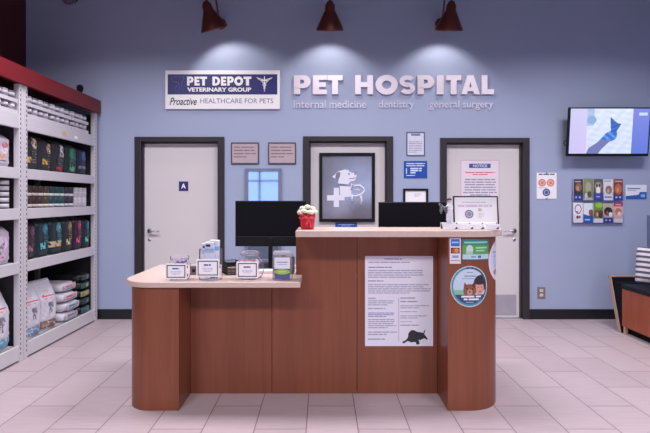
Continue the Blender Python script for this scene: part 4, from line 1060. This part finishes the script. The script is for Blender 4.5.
bag('dark green bag with a bright green dog shape, fourth on the upper shelf', XF-.14, yw[3], z, .22, .16, .305, KIG, [('green_print', -.5, .7, .45, .9, picture((40, 112, 84), [('e', .4, .5, .3, .4, (52, 140, 98)), ('e', .7, .7, .2, .2, (30, 84, 66))]), circ), ('green_label', -.4, .35, .08, .24, flat((92, 186, 130)), None), ('side_text', -.6, .7, .25, .45, textrows((30, 56, 48), (90, 140, 120)), None)], G1)
bag('dark navy bag with a blue print and pale band, last on the upper shelf', XF-.14, yw[4], z, .18, .15, .295, KIN, [('blue_print', -.4, .9, .5, .88, picture((54, 82, 138), [('e', .5, .5, .35, .4, (74, 104, 160))]), circ), ('pale_band', -.8, .8, .22, .32, flat((128, 134, 152)), None)], G1)
G3 = 'dark bags on the middle shelf'
z = LV[1][1]
for y, w, body, c1, c2, l, nm in ((4.055, .15, KIM, (96, 66, 90), (150, 110, 120), 'plum dark bag partly behind the post on the middle shelf', 'plum_print'), (4.235, .2, KIT, (56, 124, 142), (96, 206, 214), 'dark bag with a bright teal label, second on the middle shelf', 'teal_print'), (4.45, .215, KIT, (74, 150, 160), (200, 176, 138), 'dark teal bag with a tan label band, third on the middle shelf', 'teal_print'),
                              (4.655, .18, KIB, (150, 128, 88), (214, 204, 160), 'dark bag with a gold print, fourth on the middle shelf', 'gold_print'), (4.84, .175, KIM, (176, 66, 110), (240, 96, 140), 'dark bag with a pink label, fifth on the middle shelf', 'pink_print'), (5.015, .155, KIT, (52, 130, 140), (110, 220, 200), 'dark bag with a mint label, last on the middle shelf', 'mint_print')):
    wide = 'tan label' in l
    bag(l, XF-.13, y, z, w, .17, .345 if w > .16 else .33, body, [(nm, -.2, .85, .55, .88, picture(tuple(q*.75 for q in c1), [('e', .5, .55, .4, .38, c1), ('e', .6, .5, .18, .2, tuple(min(255, q*1.35) for q in c1))]), circ), ('front_label', -.95 if wide else -.5, .9 if wide else .25, .2, .36, flat(c2), None), ('side_text', 0, .9, .36, .54, textrows(tuple(q*.4 for q in c1), tuple(min(255, q*1.2) for q in c1)), None)], G3)
# white sacks on the bottom shelf
SACK = mat('sack_white', (206, 204, 216), .4, var=.05, nscale=10); SACK2 = mat('sack_greyish', (150, 148, 160), .5, var=.08)
z = LV[0][1]
def sackpic(u, v):
    L = [('e', .62, .36, .16, .12, (138, 136, 150)), ('e', .5, .42, .08, .07, (120, 118, 134)), ('r', .62, .12, .68, .3, (120, 118, 134)), ('r', .5, .14, .55, .3, (130, 128, 142)), ('r', .1, .66, .9, .70, (206, 96, 104)), ('r', .18, .6, .7, .63, (220, 150, 156)), ('p', [(.12, .70), (.2, .74), (.24, .70)], (206, 96, 104)), ('e', .5, .82, .14, .06, (212, 190, 198))]
    return picture((212, 210, 222), L)(u, v)
def sack(label, y, w, h, low, x=XF-.17, rz=0, d=.24, slump=0):
    return bag(label, x, y, z, w, d, h, SACK, [('front_print', -.82, .82, .22, .9, sackpic, None), ('lower_panel', -.9, .9, .03, .19, picture(low, [('r', .08, .3, .5, .5, tuple(min(255, q+60) for q in low)), ('r', .08, .6, .7, .75, tuple(min(255, q+40) for q in low))]), None)], 'white food sacks on the bottom shelf', rz, slump=slump, name='food_sack')
sack('large white sack with blue foot in the near bay, left edge of the photo', 3.655, .33, .5, (110, 166, 190))
sack('white sack with a blue foot just past the shelf post on the bottom shelf', 4.11, .235, .46, (120, 150, 186), rz=-.15)
sack('white sack with a brown foot, second past the shelf post on the bottom shelf', 4.36, .235, .46, (132, 104, 92), rz=-.18)
for y, l in ((4.15, 'grey sack standing behind the white sack next to the shelf post'), (4.42, 'grey sack standing behind the brown footed white sack')):
    bag(l, XF-.45, y, z, .25, .2, .44, SACK2, [('front_print', -.7, .7, .3, .8, flat((176, 172, 182)), None)], 'grey sacks at the back of the bottom shelf', name='food_sack')
# lying bags in stacks
def pillow(mb, lx, ly, lz, m, seed, n1=5, flatb=True):
    """rumpled pillow of size 2lx,2ly,lz resting on z=0"""
    seg, rows = 32, 14; vs = []; fs = []
    rnd = random.Random(seed); ph = [rnd.uniform(0, 6) for _ in range(4)]
    for i in range(rows+1):
        th = -PI/2+PI*i/rows
        ct = math.copysign(abs(math.cos(th))**.32, math.cos(th)); st = math.copysign(abs(math.sin(th))**.8, math.sin(th))
        for k in range(seg):
            a = 2*PI*k/seg; ca, sa = math.cos(a), math.sin(a)
            x = lx*ct*math.copysign(abs(ca)**.5, ca); y = ly*ct*math.copysign(abs(sa)**.5, sa)
            zz = lz/2*(1+st); zz += .006*math.sin(x*40+ph[0])*math.sin(y*34+ph[1])*ct if 0 < i < rows else 0
            x += .006*math.sin(a*5+ph[2]+i*.7)
            vs.append((x, y, max(0, min(lz*1.04, zz))))
    for i in range(rows):
        for k in range(seg): fs.append((i*seg+k, i*seg+(k+1) % seg, (i+1)*seg+(k+1) % seg, (i+1)*seg+k))
    bv, ff = mb.faces(vs, fs, m, True)
    bmesh.ops.remove_doubles(mb.bm, verts=bv, dist=1e-5)
SW = mat('lying_sack_white', (214, 208, 218), .35, var=.06, nscale=14)
lab = ['white lying bag with a grey label at the bottom of the pale stack', 'white lying bag with a teal corner, second from the bottom of the pale stack', 'white lying bag with a red mark, third in the pale stack', 'white lying bag on top of the pale stack, its corner raised']
for k in range(4):
    t = thing('lying_bag', lab[k], 'bag', (XF-.21+.012*(k % 2)-.03*(k == 3), 4.672+.01*math.sin(k*2.1), z+.0965*k), (0, 0, .05*math.sin(k*3)), group='pale bags lying in a stack')
    mb = MB(); pillow(mb, .19, .138, .092, SW, k); mb.build('bag_body', t)
    c = [(120, 112, 126), (66, 134, 140), (196, 96, 104), (196, 110, 120)][k]
    mb = MB(); mb.raster(lambda u, v: (.193+.006*math.sin(v*PI)-.02*abs(u-.5), -.11+.22*u, .014+.062*v), 36, 16, picture((196, 192, 206), [('r', .1, .5, .6, .8, c), ('r', .1, .15, .8, .35, (150, 146, 164)), ('r', .66, .45, .9, .85, tuple(min(255, q+30) for q in c))]), PRINT); mb.build('front_print', t)
SDK = [mat('lying_bag_black', (26, 30, 34), .35, var=.3, nscale=18), mat('lying_bag_green', (34, 50, 48), .35, var=.3, nscale=18)]
lab = ['dark lying bag with a teal strip at the bottom of the dark stack', 'dark lying bag second from the bottom of the dark stack', 'dark lying bag with a yellow mark in the middle of the dark stack', 'dark lying bag second from the top of the dark stack', 'dark lying bag on top of the dark stack by the end post']
for k in range(5):
    t = thing('lying_bag', lab[k], 'bag', (XF-.20, 4.94, z+.0862*k), (0, 0, .04*math.sin(k*2)), group='dark bags lying in a stack')
    mb = MB(); pillow(mb, .18, .112, .082, SDK[k % 2], 10+k); mb.build('bag_body', t)
    mb = MB(); mb.raster(lambda u, v: (.184+.004*math.sin(v*PI)-.02*abs(u-.5), -.085+.17*u, .014+.052*v), 30, 14, picture([(54, 104, 116), (46, 62, 64), (150, 150, 96), (54, 84, 80), (60, 66, 72)][k], [('r', .5, .2, .8, .8, (170, 180, 130) if k in (2, 3) else (90, 120, 130))]), PRINT); mb.build('front_print', t)

# bags of the near bay
z = LV[3][1]
CLB = mat('bag_clear_white', (206, 196, 210), .25, var=.2, nscale=9)
pinky = picture((204, 190, 206), [('e', .6, .55, .3, .2, (226, 214, 228)), ('e', .45, .3, .25, .14, (214, 156, 120)), ('e', .7, .75, .2, .12, (196, 120, 130)), ('e', .25, .62, .16, .2, (150, 120, 160)), ('r', .1, .05, .8, .12, (120, 110, 140))])
bag('shiny pale bag with orange and pink marks in the near bay, upper shelf', XF-.14, 3.70, z, .24, .16, .27, CLB, [('front_print', -.8, .8, .12, .85, pinky, None)], 'pale bags in the near bay', name='food_bag')
bag('shiny pale bag at the very left edge, upper shelf', XF-.14, 3.45, z, .22, .16, .27, CLB, [('front_print', -.8, .8, .12, .85, pinky, None)], 'pale bags in the near bay', name='food_bag')
z = LV[1][1]
pinkz = picture((196, 180, 202), [('e', .5, .6, .36, .26, (222, 206, 226)), ('p', [(.3, .1), (.6, .3), (.75, .7), (.4, .5)], (150, 110, 150)), ('r', .1, .05, .6, .14, (190, 90, 120))])
bag('pale lilac bag with a dark mark in the near bay, middle shelf', XF-.14, 3.69, z, .25, .17, .3, CLB, [('front_print', -.8, .8, .12, .85, pinkz, None)], 'lilac bags in the near bay', name='food_bag')
bag('pale lilac bag at the very left edge, middle shelf', XF-.14, 3.43, z, .23, .17, .3, CLB, [('front_print', -.8, .8, .12, .85, pinkz, None)], 'lilac bags in the near bay', name='food_bag')

# ---------------------------------------------------------------- cans
CANM = mat('can_metal', (176, 174, 182), .3, metal=.7)
def can(r, h, body, band, b0, b1, b2=None):
    t = thing('food_can', '', 'can')
    mb = MB(); mb.lathe([(r*.94, 0), (r, .003), (r, h-.003), (r*.95, h), (r*.9, h-.0015), (0, h-.0015)], body, 18); mb.build('can_body', t)
    mb = MB(); mb.lathe([(r+.0005, h*b0), (r+.0005, h*b1)], band, 18) if False else mb.lathe([(r*.99, h*b0), (r+.0006, h*b0), (r+.0006, h*b1), (r*.99, h*b1)], band, 18); mb.build('paper_label', t)
    return t
cols = [((64, 42, 42), (206, 196, 196)), ((58, 34, 38), (196, 176, 170)), ((64, 42, 44), (210, 200, 190)), ((78, 60, 46), (216, 206, 190)), ((30, 66, 70), (206, 214, 214)), ((28, 70, 76), (196, 210, 210)), ((34, 76, 76), (206, 216, 212)), ((50, 40, 62), (196, 190, 206)), ((60, 46, 66), (206, 200, 212)), ((200, 196, 204), (226, 222, 230)), ((206, 200, 208), (228, 224, 232)), ((206, 202, 210), (230, 226, 232))]
cn = ['dark red', 'maroon', 'dark brown', 'brown', 'dark teal', 'teal', 'deep teal', 'plum', 'dark plum', 'white', 'white', 'white']
r = .0405; hh = .099
for k in range(12):
    y = 4.035+k*.0855
    body = mat('can_print_%d' % k, cols[k][0], .35, var=.35 if k < 9 else .04, nscale=45); band = mat('can_label_%d' % k, cols[k][1], .4)
    src = can(r, hh, body, band, .08, .34) if k < 9 else can(r, hh, body, band, .45, .5)
    side = 'nearest the shelf post' if k == 0 else ('farthest, by the end post' if k == 11 else 'column %s from the shelf post' % ['', 'second', 'third', 'fourth', 'fifth', 'sixth', 'seventh', 'eighth', 'ninth', 'tenth', 'eleventh'][k])
    src.location = (XF-.075, y, LV[2][1]); src['label'] = '%s can, lower of two, %s' % (cn[k], side); src['group'] = 'stacked cans on the can shelf'
    dup(src, (XF-.075, y, LV[2][1]+hh+.0006), '%s can, upper of two, %s' % (cn[k], side), (0, 0, .5))
# flat cans in the near bay, three columns of five
src = None; h2 = .047
for c in range(3):
    for k in range(5):
        loc = (XF-.09, 3.745-c*.115, LV[2][1]+k*(h2+.0006))
        lab = 'flat white can, %s of five, %s column of the near bay' % (['lowest', 'second lowest', 'middle', 'second highest', 'topmost'][k], ['right', 'middle', 'left'][c])
        if src is None:
            src = can(.052, h2, mat('flat_can_dark', (46, 42, 50), .4), mat('flat_can_white', (206, 202, 210), .4), .14, .84); src.location = loc; src['label'] = lab; src['group'] = 'flat cans stacked in the near bay'
        else: dup(src, loc, lab)
# trays of grey cans on the top shelf
TRAY = mat('carton_tray', (206, 202, 210), .5, var=.04); r = .039; hh = .088
protos = [None, None]
def tray_of(y0, n, layer, where, wl):
    zz = LV[4][1]+.0009+layer*(hh+.0066)
    ly = n*.0805+.006
    mb = MB(); mb.box(-.11, .045, 0, ly, 0, .004, TRAY); mb.box(.042, .045, 0, ly, .004, .03, TRAY); mb.box(-.11, -.107, 0, ly, .004, .03, TRAY)
    for a in (0, ly-.002): mb.box(-.107, .042, a, a+.002, .004, .03, TRAY)
    o = mb.build('carton_tray', None, (XF-.053, y0, zz)); tag(o, 'white carton tray, %s layer, %s on the top shelf' % (['lower', 'upper'][layer], where), 'tray', 'carton trays of cans on the top shelf')
    for k in range(n):
        loc = (XF-.052, y0+.0432+k*.0805, zz+.0046)
        lab = 'grey can, %s tray %s, %s from its near end' % (['lower', 'upper'][layer], where, ['first', 'second', 'third', 'fourth'][k])
        q = (k+layer) % 2
        if protos[q] is None:
            protos[q] = can(r, hh, mat(['can_grey', 'can_pale'][q], [(96, 92, 106), (150, 146, 158)][q], .35, var=.2, nscale=30), mat('can_paper', (204, 200, 210), .4), .5, .8); protos[q].location = loc; protos[q]['label'] = lab; protos[q]['group'] = 'grey cans in trays on the top shelf'
        else: dup(protos[q], loc, lab)
for layer in range(2):
    for j, wl in enumerate(('next to the shelf post', 'in the middle of the far bay', 'by the end post')):
        tray_of(3.96+j*.345, 4, layer, wl, wl)
    tray_of(3.495, 4, layer, 'in the near bay', '')

# ================================================================ bench at the right
XBF = 3.04; Y0b, Y1b = 2.7, 4.66
bn = thing('booth_bench', 'cherry wood booth bench with black seat and slanted maple edged end at the right', 'bench', (XBF, (Y0b+Y1b)/2, 0))
hy = (Y1b-Y0b)/2
mb = MB(); mb.box(0, .02, -hy, hy, .075, .452, WOODB); mb.build('front_panel', bn)
mb = MB(); mb.box(.06, .08, -hy, hy, 0, .075, BLACKM); mb.build('toe_board', bn)
mb = MB(); mb.box(-.012, .385, -hy, hy+.0, .4525, .4995, BLACK, .012); mb.build('seat_cushion', bn)
GB = mat('bench_back_grey', (104, 116, 150), .6)
mb = MB(); mb.box(.39, .46, -hy, hy+.205, .0, 1.19, GB, .01); mb.build('backrest', bn)
ye = hy+.012
mb = MB(); mb.prism([(ye, 0), (ye+.03, 0), (ye+.19, .54), (ye+.165, .54)], .0, .385, BLACKM, 'x'); mb.build('end_panel', bn)
mb = MB(); mb.prism([(ye, 0), (ye+.034, 0), (ye+.196, .545), (ye+.16, .545)], -.012, 0, MAPLE, 'x'); mb.box(-.012, .385, ye+.16, ye+.196, .5405, .552, MAPLE); mb.build('maple_edging', bn)
mb = MB(); mb.prism([(hy+.0005, .08), (ye+.024, .08), (ye+.14, .498), (hy+.0005, .498)], .004, .38, BLACKM, 'x'); mb.build('side_padding', bn)
mb = MB(); mb.box(.0, .03, hy-.045, hy-.022, 0, .0745, MAPLE); mb.build('leg', bn)
# striped cushion leaning on the backrest
def stripe_mat():
    m = bpy.data.materials.new('striped_fabric'); m.use_nodes = True; nt = m.node_tree; b = nt.nodes['Principled BSDF']; b.inputs['Roughness'].default_value = .85
    tc = nt.nodes.new('ShaderNodeTexCoord'); sp = nt.nodes.new('ShaderNodeSeparateXYZ'); nt.links.new(tc.outputs['Object'], sp.inputs[0])
    a = nt.nodes.new('ShaderNodeMath'); a.operation = 'MULTIPLY'; a.inputs[1].default_value = 1/.05; nt.links.new(sp.outputs['Z'], a.inputs[0])
    f = nt.nodes.new('ShaderNodeMath'); f.operation = 'FRACT'; nt.links.new(a.outputs[0], f.inputs[0])
    r = nt.nodes.new('ShaderNodeValToRGB'); r.color_ramp.interpolation = 'CONSTANT'
    r.color_ramp.elements[0].color = lin((78, 78, 96)); r.color_ramp.elements[1].position = .48; r.color_ramp.elements[1].color = lin((206, 198, 206))
    nt.links.new(f.outputs[0], r.inputs['Fac']); nt.links.new(r.outputs['Color'], b.inputs['Base Color'])
    return m
mb = MB(); n = 20; vs = []; fs = []; a_, b_, t_ = .185, .185, .065
def pz(u, v): return t_*((1-u**4)*(1-v**4))**.55
idx = {}
for s in (1, -1):
    for i in range(n+1):
        for j in range(n+1):
            u = -1+2*i/n; v = -1+2*j/n; k = 1-.05*(1-abs(u*v))*max(abs(u), abs(v))**6-.07*abs(u*v)**3
            idx[(s, i, j)] = len(vs); vs.append((u*a_*k, -s*pz(u, v), b_+v*b_*k))
for s in (1, -1):
    for i in range(n):
        for j in range(n):
            q = (idx[(s, i, j)], idx[(s, i+1, j)], idx[(s, i+1, j+1)], idx[(s, i, j+1)]); fs.append(q if s > 0 else q[::-1])
bv, ff = mb.faces(vs, fs, stripe_mat(), True); bmesh.ops.remove_doubles(mb.bm, verts=mb.bm.verts, dist=1e-4)
o = mb.build('cushion', None, (3.208, 4.43, .521), (math.radians(-9), math.radians(7), math.radians(-12))); tag(o, 'grey and white striped cushion standing on the black bench seat', 'cushion')
# ================================================================ light and camera
def area(name, loc, sx, sy, power, col=(1, 1, 1), rot=(0, 0, 0), spread=PI):
    l = bpy.data.lights.new(name, 'AREA'); l.shape = 'RECTANGLE'; l.size = sx; l.size_y = sy; l.energy = power; l.color = col; l.spread = spread
    o = bpy.data.objects.new(name, l); C.objects.link(o); o.location = loc; o.rotation_euler = rot
    return o
COLD = (1.0, .95, 1.0)
for i, (x, y) in enumerate(((-1.9, 3.3), (.4, 3.3), (2.7, 3.3), (-2.0, -.8), (.4, -.8), (2.8, -.8))):
    area('ceiling_panel_light', (x, y, 3.5), 1.2, .6, 50 if y > 2 else 90, COLD, spread=math.radians(150))
for p, R in lamps:
    l = bpy.data.lights.new('gooseneck_bulb_light', 'SPOT'); l.energy = 11; l.spot_size = math.radians(112); l.spot_blend = .5; l.shadow_soft_size = .025; l.color = (1.0, .94, .90)
    o = bpy.data.objects.new('gooseneck_bulb_light', l); C.objects.link(o); o.location = p
    o.rotation_euler = R.to_euler()
w = bpy.data.worlds.new('World'); SC.world = w; w.use_nodes = True
w.node_tree.nodes['Background'].inputs[0].default_value = lin((120, 120, 150)); w.node_tree.nodes['Background'].inputs[1].default_value = .3
cam = bpy.data.cameras.new('Camera'); co = bpy.data.objects.new('Camera', cam); C.objects.link(co)
co.location = (0, 0, EYE); co.rotation_euler = (PI/2, 0, 0)
cam.sensor_width = 36; cam.sensor_fit = 'HORIZONTAL'; cam.lens = 36*F/650
cam.shift_x = 3/650; cam.shift_y = -17.5/650; cam.clip_start = .05
SC.camera = co
SC.cycles.transparent_max_bounces = 32
vs = SC.view_settings; SC.display_settings.display_device = 'sRGB'
vs.view_transform = 'Standard'; vs.look = 'None'; vs.exposure = 0.2; vs.gamma = 1.0; vs.use_curve_mapping = False
